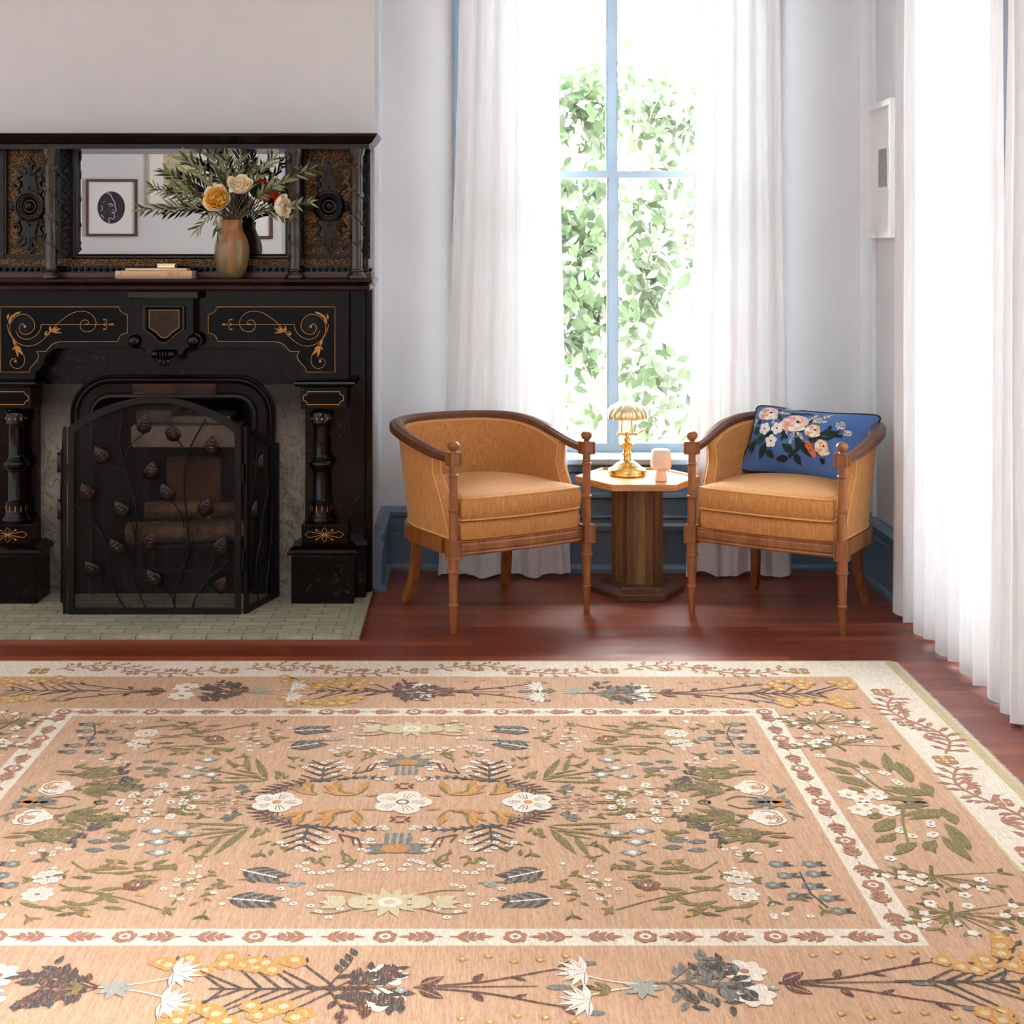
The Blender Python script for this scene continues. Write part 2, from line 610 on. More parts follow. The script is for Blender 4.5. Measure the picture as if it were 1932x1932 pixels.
window('window_1', lambda v: Vector((.617 + v.x, 6.1 + v.y, v.z)), 1.16, .471, 2.95, 'tall sash window with pale blue frame and garden view', 1.70)
side = lambda yc: (lambda v: Vector((1.68 + v.y, yc - v.x, v.z)))
window('window_2', side(4.725), .95, .06, 2.95, 'tall side window hidden behind the long sheer curtains', 1.70, True, .04)
window('added_light_window', side(.6), 2.1, .4, 2.95, 'added unseen wide side window that brightens the room', 1.70, True)  # added out of view to let more daylight into the room

# ------------------------------------------------------------------ outside the back window
MT['lawn'] = plain('pale_patio', (.30, .29, .26, 1), .9)
b = MB(); b.box(-30, 34, 6.4, 40, -.7, -.6)
tag(b.build('ground', MT['lawn']), 'bright pale ground of the garden outside', 'ground', kind='structure')


def leaf_mat(name, c, c2, tr=.45, ns=5):
    t = NT(name)
    t.n.remove(t.b)
    ob = t.ramp(t.noise(ns, 4, .6), [(.3, c), (.7, c2)])
    d = t.new('ShaderNodeBsdfDiffuse'); tl = t.new('ShaderNodeBsdfTranslucent')
    t.l.new(ob, d.inputs[0]); t.l.new(ob, tl.inputs[0])
    m = t.new('ShaderNodeMixShader'); m.inputs[0].default_value = tr
    t.l.new(d.outputs[0], m.inputs[1]); t.l.new(tl.outputs[0], m.inputs[2]); t.l.new(m.outputs[0], t.out.inputs[0])
    return t.mat


MT['leaf_a'] = leaf_mat('tree_leaf', (.028, .044, .024, 1), (.048, .066, .034, 1))
MT['leaf_b'] = leaf_mat('pale_tree_leaf', (.058, .072, .05, 1), (.088, .10, .072, 1))
MT['bark'] = plain('pale_bark', (.16, .13, .11, 1), .9, vary=.3)


def bent_leaf(b, p, d, n, L, W, droop=.12):
    """pointed leaf folded along its midrib: p base, d direction, n normal"""
    d = d.normalized(); n = (n - d * n.dot(d)).normalized(); s = d.cross(n)
    rows = [(0, .06), (.25, .8), (.5, 1), (.75, .62), (1, .04)]
    vs = []
    for t, w in rows:
        c = p + d * (t * L) - n * (droop * L * t * t)
        vs += [c + s * (w * W / 2) + n * (W * .10 * w), c, c - s * (w * W / 2) + n * (W * .10 * w)]
    fs = []
    for i in range(4):
        a = i * 3
        fs += [(a, a + 1, a + 4, a + 3), (a + 1, a + 2, a + 5, a + 4)]
    b.add(vs, fs, True)


def tree(name, label, clusters, trunk, mats, seed, group=None):
    rnd = random.Random(seed)
    base = Vector(trunk[0][0])
    e = thing(name, base, label, 'tree' if name != 'garden_shrub' else 'shrub', group)
    b = MB()
    for path in trunk:
        pts = interp(path, 6)
        n = len(pts)
        b.tube(pts, [.035 * (1 - .8 * i / n) + .004 for i in range(n)], 7)
    b.build('trunk', MT['bark'], e)
    b = MB()
    for (c, r, n, sz) in clusters:
        for k in range(n):
            v = Vector((rnd.gauss(0, .45), rnd.gauss(0, .45), rnd.gauss(0, .45)))
            p = Vector(c) + Vector((v.x * r[0], v.y * r[1], v.z * r[2]))
            d = Vector((rnd.uniform(-1, 1), rnd.uniform(-1, 1), rnd.uniform(-1.4, .35)))
            nn = Vector((rnd.uniform(-1, 1), rnd.uniform(-1.4, .2), rnd.uniform(-.2, 1.2)))
            L = sz * rnd.uniform(.6, 1.25)
            b.m = 0 if rnd.random() < .6 else 1
            bent_leaf(b, p, d, nn, L, L * rnd.uniform(.42, .58))
    b.build('foliage', mats, e, recalc=False)
    return e


def cl(px, py, D, rx, ry, n, sz):
    return (P(px, py, D), (rx * D / F, .45, ry * D / F), n, sz)


tree('garden_tree', 'leafy green tree seen through the left window pane',
     [cl(1085, 430, 8.2, 70, 90, 250, .11), cl(1075, 520, 8.0, 60, 80, 300, .09), cl(1120, 580, 8.3, 55, 60, 240, .09), cl(1080, 640, 8.2, 45, 40, 110, .1),
      cl(1105, 345, 8.4, 90, 30, 90, .11), cl(1120, 690, 8.2, 30, 40, 45, .09), cl(1100, 200, 8.4, 120, 100, 420, .11), cl(980, 480, 8.3, 60, 200, 500, .11), cl(1065, 725, 8.0, 20, 60, 40, .09)],
     [[P(1040, 1010, 8.3), P(1035, 700, 8.3), P(1050, 500, 8.3), P(1090, 330, 8.4), P(1110, 150, 8.4)], [P(1040, 600, 8.3), P(1100, 560, 8.2), P(1150, 545, 8.2)],
      [P(1050, 640, 8.2), P(1090, 680, 8.1), P(1135, 770, 8.0)], [P(1050, 480, 8.3), P(1100, 440, 8.2), P(1140, 400, 8.3)]], [MT['leaf_a'], MT['leaf_b']], 3)
tree('garden_tree', 'paler leafy tree seen through the right window pane',
     [cl(1230, 410, 9.0, 75, 70, 130, .11), cl(1260, 350, 9.2, 70, 40, 70, .11), cl(1215, 500, 8.8, 55, 60, 120, .12), cl(1250, 560, 8.8, 45, 35, 60, .13), cl(1195, 600, 8.8, 30, 45, 70, .12),
      cl(1290, 440, 9.1, 40, 70, 50, .12), cl(1215, 660, 8.8, 30, 25, 24, .12), cl(1260, 220, 9.2, 120, 90, 400, .12), cl(1390, 420, 9.2, 60, 170, 330, .12)],
     [[P(1175, 1010, 9.0), P(1180, 640, 9.0), P(1205, 520, 9.0), P(1250, 420, 9.0), P(1300, 250, 9.0)], [P(1205, 520, 9.0), P(1185, 400, 9.0), P(1215, 330, 9.1)],
      [P(1250, 420, 9.0), P(1300, 390, 9.0)]], [MT['leaf_b'], MT['leaf_a']], 8)
tree('garden_shrub', 'low airy shrub outside at the bottom of the right pane',
     [cl(1225, 700, 8.5, 60, 35, 60, .11), cl(1275, 750, 8.4, 45, 40, 34, .11), cl(1290, 800, 8.3, 45, 45, 50, .11), cl(1215, 800, 8.5, 50, 30, 30, .1), cl(1110, 790, 8.5, 50, 40, 50, .09), cl(1200, 740, 8.5, 30, 60, 40, .1), cl(1290, 690, 8.5, 40, 40, 30, .11)],
     [[P(1250, 1000, 8.5), P(1240, 820, 8.5), P(1215, 740, 8.5)], [P(1250, 880, 8.5), P(1280, 780, 8.4), P(1300, 700, 8.4)], [P(1240, 860, 8.5), P(1150, 800, 8.5), P(1120, 770, 8.5)]], [MT['leaf_b'], MT['leaf_a']], 12)

# white clapboard house beyond the trees
e = thing('house', (5.2, 16.0, -.6), 'white clapboard house beyond the garden trees', 'house')
MT['clap'] = plain('white_clapboard', (.80, .80, .79, 1), .7, vary=.02)
b = MB()
for k in range(46):
    z = -.6 + k * .1
    b.add([(.4, 16.02, z), (10, 16.02, z), (10, 15.995, z), (.4, 15.995, z), (.4, 16.02, z + .1), (10, 16.02, z + .1), (10, 16.012, z + .1), (.4, 16.012, z + .1)],
          [(0, 3, 2, 1), (4, 5, 6, 7), (2, 3, 7, 6), (1, 2, 6, 5), (0, 4, 7, 3)])
b.box(.4, 10, 16.02, 20, -.6, 4.0)
b.build('siding', MT['clap'], e)
b = MB(); b.prism([(15.6, 4.0), (20.4, 4.0), (18, 6.2)], .1, 10.3, 'x')
b.build('roof', plain('grey_shingles', (.3, .3, .31, 1), .9), e)
# ------------------------------------------------------------------ fireplace
CX = -1.196
MT['slate'] = marble_black('black_slate', srgb(6, 4, 5), srgb(12, 8, 8), .10, srgb(78, 60, 40), .64)
MT['slate_brown'] = marble_black('brown_mottled_slate', srgb(11, 7, 7), srgb(24, 14, 12), .16, srgb(78, 58, 42), .64)
MT['slate_plain'] = marble_black('polished_black_slate', srgb(5, 5, 6), srgb(8, 8, 8), .10, srgb(30, 28, 26), .75, .35)
MT['slate_panel'] = marble_black('black_slate_panel', srgb(4, 4, 5), srgb(7, 7, 8), .12, srgb(20, 18, 16), .75, .1)
MT['slate_frame'] = marble_black('brown_black_slate', srgb(10, 6, 6), srgb(16, 10, 10), .12, srgb(40, 30, 24), .7)
MT['shelf'] = marble_black('maroon_slate', srgb(30, 14, 14), srgb(54, 27, 25), .13, srgb(120, 90, 76), .7)
MT['iron'] = plain('blackened_cast_iron', srgb(16, 12, 12), .42, .4, vary=.25, scale=12, bump=.15, bscale=140)


def hearth_mat():
    t = NT('green_hearth_tile')
    br = t.new('ShaderNodeTexBrick', offset=.45)
    t.l.new(t.coords((1, 1, 1)), br.inputs['Vector'])
    for k, val in (('Scale', 1), ('Mortar Size', .0022), ('Mortar Smooth', .2), ('Bias', 0), ('Brick Width', .125), ('Row Height', .052)):
        br.inputs[k].default_value = val
    br.inputs['Color1'].default_value = srgb(188, 186, 162); br.inputs['Color2'].default_value = srgb(160, 160, 136); br.inputs['Mortar'].default_value = srgb(74, 70, 56)
    n = t.noise(3, 8, .7, t.coords((5, 26, 1)), .5)
    c = t.mix(t.ramp(n, [(.4, (0, 0, 0)), (.75, (.8, .8, .8))]), br.outputs[0], srgb(118, 122, 94))
    t.col(c); t.bump(br.outputs[1], -.3, .003)
    return t.set(Roughness=.45)


e = thing('hearth', (CX, 5.33, 0), 'pale green tiled hearth slab in front of the fireplace', 'hearth')
b = MB(); b.box(-4.4, -.468, 4.975, 5.69, .0005, .012)
MT['hearth'] = hearth_mat()
b.build('tile_field', MT['hearth'], e)
b = MB()
for k, (a, c) in enumerate(((4.975, 5.2), (5.202, 5.44), (5.442, 5.688))):
    b.box(-.4665, -.437, a, c, .0005, .0122); b.box(-.4355, -.404, a, c, .0005, .0122)
b.build('tile_border', plain('green_border_tile', srgb(158, 158, 134), .45, vary=.12, scale=20), e)
b = MB(); b.box(-.404, -.399, 4.975, 5.688, .0005, .0115)
b.build('edge_strip', plain('worn_brown_edge', srgb(98, 66, 44), .8, vary=.35, scale=40), e)

fp = thing('fireplace_mantel', (CX, 5.6, .012), 'black and maroon slate fireplace mantel with gold line inlay', 'fireplace')


def off(px, D): return (px - 893) * D / F - CX
def zz(py, D): return 1.38 - (py - 472) * D / F


def both(b, name, mat, par=fp, **kw):
    r = b.mirrored(CX)
    return b.build(name, mat, par, **kw), r.build(name, mat, par, **kw)


H = .012
# back slab with edge moulding
b = MB()
b.box(CX + .70, CX + .792, 5.625, 5.689, H, 1.225)
b.tube([(CX + .742, 5.622, H + .25), (CX + .742, 5.622, 1.222)], .011, 10)
b.box(CX + .70, CX + .765, 5.565, 5.625, H, 1.222)
both(b, 'side_slab', MT['slate'], bevel=.002)
# stepped plinths
b = MB()
b.bbox(CX + .4905, CX + .735, 5.435, 5.60, H, .197, .004)
b.prism([(.478, .197), (.742, .197), (.746, .205), (.742, .216), (.722, .232), (.50, .232), (.482, .216), (.476, .205)], 5.425, 5.60) if False else None
b.sweep([(0, 0), (.012, .004), (.014, .014), (.008, .024), (-.012, .036), (-.03, .036), (-.03, 0)], [(CX + .4905, 5.60, .197), (CX + .4905, 5.435, .197), (CX + .735, 5.435, .197), (CX + .735, 5.60, .197)], caps=True)
b.box(CX + .51, CX + .72, 5.46, 5.60, .197, .2325)
b.bbox(CX + .70, CX + .772, 5.53, 5.66, H, .215, .004)
b.prism([(.70, .215), (.776, .215), (.774, .232), (.757, .262), (.70, .262)], 5.527, 5.64) if False else None
b.sweep([(0, 0), (.006, .006), (.004, .02), (-.016, .05), (-.03, .05), (-.03, 0)], [(CX + .70, 5.53, .212), (CX + .772, 5.53, .212), (CX + .772, 5.66, .212)])
both(b, 'plinth', MT['slate'])
b = MB(); b.bbox(CX + .526, CX + .707, 5.468, 5.60, .232, .312, .004)
dies = both(b, 'pedestal', MT['slate_frame'])
b = MB(); b.box(CX + .53, CX + .71, 5.562, 5.62, .312, .76)
both(b, 'pilaster_back', MT['slate_brown'])


def gold(parent, surf, fn, name='gold_inlay', extra=None):
    b = MB()
    mats = [MT['gold']] + (extra or [])
    d = Draw(b, surf, {'g': 0, 'k': 1, 'm': 2})
    fn(d)
    return b.build(name, mats, parent, recalc=False)


def lines(d, pts, w=.0021, k=6, smooth=True):
    d.line(interp2(pts, k) if smooth else pts, w, 'g')


def plinth_flower(sg):
    c = .6165
    def fn(d):
        d.h = .0012
        d.xf = lambda x, y: (CX + sg * (c + x), .272 + y)
        for s in (-1, 1):
            lines(d, [(0, 0), (s * .058, .013), (s * .076, .002), (s * .06, -.011), (0, 0)], .0024, smooth=False)
            lines(d, [(0, 0), (s * .010, s * .017), (0, s * .028), (-s * .010, s * .017), (0, 0)], .0022, smooth=False)
            for q in (-1, 1):
                lines(d, [(0, 0), (s * .03, q * .018)], .0022, smooth=False)
                d.ell(s * .031, q * .0187, .004, .004, 'g')
        d.ell(0, 0, .005, .005, 'g')
    return fn


for dd, sg in zip(dies, (1, -1)):
    gold(dd, lambda x, z, h: Vector((x, 5.468 - h, z)), plinth_flower(sg))

# columns
cz0 = .312
prof = [(.046, 0), (.053, .004), (.055, .013), (.053, .022), (.046, .028), (.043, .034), (.042, .078), (.044, .082), (.044, .087), (.036, .092), (.033, .10), (.0325, .20),
        (.039, .206), (.041, .212), (.038, .217), (.049, .222), (.053, .232), (.049, .242), (.041, .247), (.041, .253), (.034, .258), (.031, .27), (.0305, .375),
        (.034, .385), (.040, .39), (.041, .43), (.036, .436), (.041, .441), (.046, .447), (.043, .453), (.05, .453)]
for sg in (1, -1):
    x = CX + sg * .598
    b = MB(); b.lathe(prof, x, 5.515, 8 if False else 32, cz0)
    c = b.build('column', MT['slate_plain'], fp)
    csurf = lambda a, z, h: Vector((x + (.0418 + h) * math.cos(a), 5.515 + (.0418 + h) * math.sin(a), cz0 + z))
    def studs(d):
        d.h = .0008
        for k in range(12): d.ell(2 * PI * k / 12 + .2, .41, .11, .0042, 'g')
    gold(c, csurf, studs, 'gold_studs')
    def dots(d):
        d.h = .0008
        for k in range(12):
            a = 2 * PI * k / 12 + .2
            d.poly([(a - .045, .045), (a + .045, .045), (a + .045, .069), (a - .045, .069)], 'g')
    gold(c, csurf, dots, 'gold_dashes')

# blocks above the columns
b = MB(); b.bbox(CX + .523, CX + .703, 5.465, 5.60, .762, .848, .003)
blocks = both(b, 'capital_block', MT['slate_brown'])
for dd, sg in zip(blocks, (1, -1)):
    def fn(d):
        d.h = .0012
        d.xf = lambda x, y: (CX + sg * (.613 + x), .8045 + y)
        w, h, n = .078, .025, .016
        pts = []
        for q in range(4):
            sx_, sy_ = (1, 1, -1, -1)[q], (1, -1, -1, 1)[q]
            arc = [(w - n * math.cos(PI / 2 * k / 4), h - n * (1 - math.sin(PI / 2 * k / 4)) - n * .0) for k in range(5)]
            arc = [(w - n * math.cos(PI / 2 * (k / 4)), h - n * math.sin(PI / 2 * (k / 4))) for k in range(5)]
            seg = [(sx_ * x, sy_ * y) for x, y in arc]
            pts += seg if sx_ * sy_ > 0 else seg[::-1]
        d.poly(pts, 'k')
        d.line(pts + [pts[0]], .0028, 'g')
    gold(dd, lambda x, z, h: Vector((x, 5.465 - h, z)), fn, 'gold_label_panel', [MT['slate_panel']])
b = MB()
b.sweep([(0, 0), (.008, .002), (.014, .008), (.016, .014), (.014, .02), (.006, .026), (-.03, .026), (-.03, 0)], [(CX + .516, 5.60, .848), (CX + .516, 5.457, .848), (CX + .722, 5.457, .848), (CX + .722, 5.60, .848)], smooth=False)
b.box(CX + .53, CX + .71, 5.47, 5.60, .8485, .8735)
both(b, 'abacus', MT['slate_plain'])

# frieze with arched underside
D = 5.5
low = [(0, 657), (523, 658)]
arch = interp2([(523, 658), (531, 660), (538, 664), (545, 671)], 4) + [(549, 678)] + interp2([(549, 678), (551, 688), (558, 696), (565, 703), (568, 717)], 4)[1:]
def halfarch():
    return [(off(px, D), zz(py, D)) for px, py in arch] + [(.706, .8745)]
ha = halfarch()
poly = [(CX + x, z) for x, z in ha] + [(CX + .706, 1.224)] + [(CX - .706, 1.224)] + [(CX - x, z) for x, z in reversed(ha)]
b = MB(); b.prism(poly, 5.50, 5.60)
frieze = b.build('frieze', MT['slate_frame'], fp, bevel=.002)
# gold lined spandrel panels
OUT = [(393, 594), (401, 591), (407, 586), (409, 579), (632, 579), (632, 702), (578, 702)] + interp2([(578, 702), (576, 694), (568, 685), (562, 677), (561, 670), (565, 663)], 4)[1:] + \
      [(547, 663)] + interp2([(547, 663), (540, 655), (532, 648), (520, 644.5)], 4)[1:] + [(411, 644)] + interp2([(411, 644), (408, 636), (403, 631), (393, 628)], 4)[1:]


def spiral(cx, cy, r0, r1, a0, turns, n=40):
    return [(cx + (r0 + (r1 - r0) * i / n) * math.cos(a0 + 2 * PI * turns * i / n), cy + (r0 + (r1 - r0) * i / n) * math.sin(a0 + 2 * PI * turns * i / n)) for i in range(n + 1)]


def spandrel(sg):
    def fn(d):
        d.h = .001
        d.xf = lambda px, py: (CX + sg * off(px, D), zz(py, D))
        d.poly(OUT, 'k')
        d.h += .0003
        d.line(OUT + [OUT[0]], .0022, 'g')
        # brown fields inside the scrolls
        d.poly(interp2([(572, 616), (575, 603), (586, 597), (598, 601), (604, 614), (600, 628), (587, 634), (576, 629), (572, 616)], 4), 'm')
        d.h += .0002
        ln = lambda pts, k=7, w=.0021: d.line(interp2(pts, k), w, 'g')
        # upper large scroll running down into the S curve
        ln([(586, 616), (591, 611), (597, 617), (594, 627), (585, 631), (573, 626), (568, 614), (573, 601), (586, 593), (601, 596), (612, 607), (615, 620), (610, 636), (598, 648), (580, 653), (562, 648), (545, 634), (530, 616),
            (512, 600), (495, 590), (477, 587), (462, 592), (453, 604), (453, 615), (459, 623), (470, 626), (479, 622), (482, 612), (478, 605), (470, 604), (466, 609), (470, 613)])
        ln([(620, 612), (616, 628), (607, 642), (600, 652), (592, 664), (587, 676), (589, 688), (598, 695), (608, 693), (614, 685), (611, 678), (604, 677), (603, 682)])
        d.line([(418, 612), (555, 612)], .0021, 'g')
        ln([(555, 612), (559, 625), (568, 635), (582, 640), (596, 636), (604, 624)])
        for q in (-1, 1):
            ln([(436, 602 if q < 0 else 622), (432, 604 if q < 0 else 620), (433, 609 if q < 0 else 615), (439, 612)])
            d.ell(437, 612 + q * 9, 1.6, 1.6, 'g')
        d.leaf(418, 612, 0, 9, 4, 'g'); d.ell(427, 612, 2.2, 1.4, 'g')
        d.ell(586.5, 616, 2.4, 2.4, 'g'); d.ell(470, 612, 1.6, 1.6, 'g'); d.ell(604, 681.5, 2.4, 2.4, 'g'); d.ell(546, 630, 2.4, 2.4, 'g')
        ln([(541, 632), (541, 627), (547, 626), (549, 631), (546, 633)])
        # leaves along the scrolls
        for (x, y, a, L, W) in ((536, 626, PI + .35, 20, 4), (536, 626, PI - .1, 20, 3.6), (536, 626, PI + .75, 15, 3.6), (537, 626, -PI / 2 + .2, 12, 4), (537, 627, -1.1, 9, 3),
                                (604, 653, 2.25, 22, 5), (604, 653, 1.8, 22, 5), (604, 653, 2.75, 12, 3.5), (604, 653, -1.2, 14, 4), (604, 653, .9, 10, 3),
                                (617, 612, -1.9, 20, 5), (612, 600, -2.35, 16, 4), (604, 593, -2.7, 12, 4), (619, 603, -1.7, 12, 4)):
            d.leaf(x, y, a, L, W, 'g')
    return fn


for sg in (1, -1):
    gold(frieze, lambda x, z, h: Vector((x, 5.50 - h, z)), spandrel(sg), 'spandrel_panel', [MT['slate_panel'], MT['slate_frame']])

# keystone
def kz(py): return zz(py, 5.44)
def kx(px): return (px - 317) * 5.44 / F
ks = [(-.114, 1.222), (-.114, kz(650)), (-.08, kz(659)), (-.062, kz(676)), (-.055, kz(672)), (.055, kz(672)), (.062, kz(676)), (.08, kz(659)), (.114, kz(650)), (.114, 1.222)]
ks = [(-.114, 1.222), (-.114, kz(640))] + [(-.112, kz(652)), (-.095, kz(655)), (-.078, kz(661)), (-.068, kz(671)), (.068, kz(671)), (.078, kz(661)), (.095, kz(655)), (.112, kz(652))] + [(.114, kz(640)), (.114, 1.222)]
b = MB(); b.prism([(CX + x, z) for x, z in ks], 5.44, 5.5)
key = b.build('keystone', MT['slate_frame'], fp, bevel=.003)
b = MB(); b.bbox(CX - .135, CX + .135, 5.42, 5.52, 1.192, 1.224, .005)
b.build('keystone_cap', MT['slate_plain'], key)
def shield(s, dz=0):
    return [(-.080 * s, kz(577)), (.080 * s, kz(577)), (.080 * s, kz(622)), (.032 * s + .012, kz(634)), (.026 * s, kz(643)), (.012, kz(648)), (-.012, kz(648)), (-.026 * s, kz(643)), (-.032 * s - .012, kz(634)), (-.080 * s, kz(622))]
b = MB()
o_ = [(CX + x, z) for x, z in shield(1)]
zc = kz(606)
inn = [(CX + (x - CX) * .80, zc + (z - zc) * .80) for x, z in o_]
n = len(o_)
vs = [(x, 5.44, z) for x, z in o_] + [(x, 5.424, z) for x, z in o_] + [(x, 5.424, z) for x, z in [(CX + (x - CX) * .9, zc + (z - zc) * .92) for x, z in o_]] + [(x, 5.436, z) for x, z in inn]
fs = []
for k in range(3):
    for i in range(n):
        j = (i + 1) % n
        fs.append((k * n + i, k * n + j, (k + 1) * n + j, (k + 1) * n + i))
b.add(vs, fs)
sh = b.build('shield_frame', MT['slate_plain'], key)
b = MB(); b.prism([(CX + (x - CX) * .98, zc + (z - zc) * .98) for x, z in inn], 5.434, 5.44)
shp = b.build('shield_panel', marble_black('brown_cloud_slate', srgb(30, 23, 20), srgb(84, 62, 44), .25, srgb(70, 54, 36), .7), key)
def fn(d):
    d.h = .0006
    q = [(CX + (x - CX) * .9, zc + (z - zc) * .9) for x, z in inn]
    d.line(q + [q[0]], .0018, 'g')
gold(key, lambda x, z, h: Vector((x, 5.434 - h, z)), fn)
for s in (-1, 1):
    b = MB(); b.sphere((CX + s * .114, 5.432, kz(643)), .0255, 16); b.lathe([(.03, 0), (.03, .006), (.02, .012)], 0, 0, 20, M=Matrix.Translation((CX + s * .114, 5.458, kz(643))) @ Matrix.Rotation(PI / 2, 4, 'X'))
    b.build('boss', MT['slate_plain'], key)
b = MB()
for k in range(7):
    x = (k - 3) * .0115
    b.sphere((CX + x, 5.425, kz(668)), .019 - abs(k - 3) * .0008, 12, (.38, 1, 1))
for s in (-1, 1): b.sphere((CX + s * .034, 5.422, kz(668)), .017, 14, (.8, 1, 1))
for a in (-.5, 0, .5): b.sphere((CX + a * .03, 5.44, kz(684) + abs(a) * .008), .012, 10, (.7, .7, 1.5))
b.build('carved_pendant', MT['slate_plain'], key)

# mantel shelf
b = MB()
b.sweep([(0, -.047), (.02, -.047), (.028, -.04), (.03, -.028), (.024, -.024), (.034, -.016), (.04, -.01), (.04, -.002), (.036, 0), (-.3, 0), (-.3, -.047)],
        [(CX + .765, 5.69, 1.27), (CX + .765, 5.395, 1.27), (CX - .765, 5.395, 1.27), (CX - .765, 5.69, 1.27)][::-1])
b = MB()
sp = [(0, 0), (.022, 0), (.03, .008), (.03, .02), (.024, .024), (.034, .03), (.042, .036), (.042, .045), (.037, .047)]
for (pth) in ([(CX - .77, 5.688, 1.223), (CX - .77, 5.40, 1.223), (CX + .77, 5.40, 1.223), (CX + .77, 5.688, 1.223)],):
    b.sweep(sp + [(-.02, .047), (-.02, 0)], pth)
b.box(CX - .755, CX + .755, 5.412, 5.688, 1.2235, 1.2695)
b.build('mantel_shelf', MT['shelf'], fp)

# recessed upper slab and pale marble slips
def slip_mat():
    t = NT('sooty_pale_marble')
    n = t.noise(7, 6, .65, None, .8)
    v = t.noise(3, 8, .6, t.coords((6, 6, 3), (0, .7, 0)), 1.5)
    c = t.ramp(n, [(.3, srgb(96, 92, 82)), (.7, srgb(148, 144, 132))])
    c = t.mix(t.ramp(v, [(.48, (0, 0, 0)), (.51, (.8, .8, .8)), (.54, (0, 0, 0))]), c, srgb(40, 38, 34))
    sp_ = t.new('ShaderNodeSeparateXYZ'); t.l.new(t.tc.outputs['Object'], sp_.inputs[0])
    ad = t.new('ShaderNodeMath', operation='ADD'); t.l.new(sp_.outputs[2], ad.inputs[0])
    m2 = t.new('ShaderNodeMath', operation='MULTIPLY'); t.l.new(n, m2.inputs[0]); m2.inputs[1].default_value = .22; t.l.new(m2.outputs[0], ad.inputs[1])
    c = t.mix(t.ramp(ad.outputs[0], [(.70, (0, 0, 0)), (.88, (1, 1, 1))]), c, srgb(15, 10, 9))
    t.col(c)
    return t.set(Roughness=.4)


MT['slip'] = slip_mat()
b = MB(); b.box(CX + .36, CX + .56, 5.606, 5.66, H, .844)
both(b, 'marble_slip', MT['slip'])
b = MB(); b.box(CX - .56, CX + .56, 5.606, 5.66, .845, 1.06)
b.build('upper_slip', MT['slate_brown'], fp)

# cast iron arched insert
def arch_path(o, top, r, y, n=10):
    pts = [(CX - o, y, H)]
    for k in range(n + 1):
        a = PI - (PI / 2) * k / n
        pts.append((CX - o + r + r * math.cos(a), y, top - r + r * math.sin(a)))
    for k in range(n + 1):
        a = PI / 2 - (PI / 2) * k / n
        pts.append((CX + o - r + r * math.cos(a), y, top - r + r * math.sin(a)))
    pts.append((CX + o, y, H))
    return pts


b = MB()
ins = [(0, 0), (0, .016), (-.008, .022), (-.016, .012), (-.022, .012), (-.028, .02), (-.036, .01), (-.07, .006), (-.078, .016), (-.088, .018), (-.096, .006), (-.098, -.08), (-.085, -.08), (-.085, 0)]
b.sweep([(-a, c) for a, c in ins][::-1], arch_path(.408, .883, .16, 5.605), up=Vector((0, -1, 0)))
insert = b.build('cast_iron_surround', MT['iron'], fp)
b = MB(); b.box(CX - .16, CX + .17, 5.592, 5.6, .803, .848)
t = NT('worn_copper_band')
t.col(t.ramp(t.noise(9, 5, .6, t.coords((1, 1, 3))), [(.42, srgb(16, 11, 10)), (.55, srgb(66, 33, 12))]))
b.build('copper_band', t.set(Roughness=.5, Metallic=.3), insert)

# firebox lining
MT['brick_back'] = plain('sooty_firebrick', srgb(20, 13, 10), .95, vary=.5, scale=6, bump=.3, bscale=40)
b = MB()
b.add([(CX - .31, 5.68, H), (CX - .2, 6.05, H), (CX + .2, 6.05, H), (CX + .31, 5.68, H), (CX - .31, 5.68, .85), (CX - .2, 6.05, .85), (CX + .2, 6.05, .85), (CX + .31, 5.68, .85)],
      [(0, 1, 5, 4), (1, 2, 6, 5), (2, 3, 7, 6), (4, 5, 6, 7), (0, 3, 2, 1)])
b.box(CX - .305, CX + .305, 5.60, 5.70, H + .0005, H + .004)
b.build('firebox_lining', MT['brick_back'], fp)
b = MB()
b.bbox(CX - .2, CX + .245, 5.72, 5.95, .575, .665, .012); b.bbox(CX - .2, CX - .05, 5.8, 5.98, .668, .72, .01); b.bbox(CX - .04, CX + .2, 5.76, 5.98, .668, .70, .01)
b.build('stone_lintel', plain('ashen_stone', srgb(150, 134, 118), .95, vary=.25, scale=9, bump=.5, bscale=30), fp)
b = MB(); b.bbox(CX - .11, CX + .12, 5.97, 6.0, .3, .5, .02)
b.build('fire_back', plain('brown_fire_back', srgb(146, 96, 58), .9, vary=.25, scale=7), fp)  # brown panel at the back of the firebox

# grate
e = thing('fire_grate', (CX, 5.8, .012), 'low black iron grate under the logs', 'grate')
b = MB()
b.bbox(CX - .24, CX + .26, 5.70, 5.712, .17, .185, .003); b.bbox(CX - .24, CX + .26, 5.70, 5.712, .07, .085, .003)
for k in range(9): b.box(CX - .235 + k * .0605, CX - .225 + k * .0605, 5.70, 5.712, .085, .17)
b.build('front_rail', MT['iron'], e)
b = MB()
for k in range(7): b.box(CX - .22 + k * .075, CX - .205 + k * .075, 5.712, 5.96, .155, .17)
for x in (-.23, .24):
    for y in (5.70, 5.95): b.box(CX + x, CX + x + .014, y, y + .014, .012, .17)
b.build('basket', MT['iron'], e)

MT['log'] = plain('weathered_log_bark', srgb(128, 100, 76), .95, vary=.55, scale=16, bump=1.0, bscale=45)
MT['log_end'] = plain('pale_log_end', srgb(196, 160, 120), .9, vary=.2, scale=20)


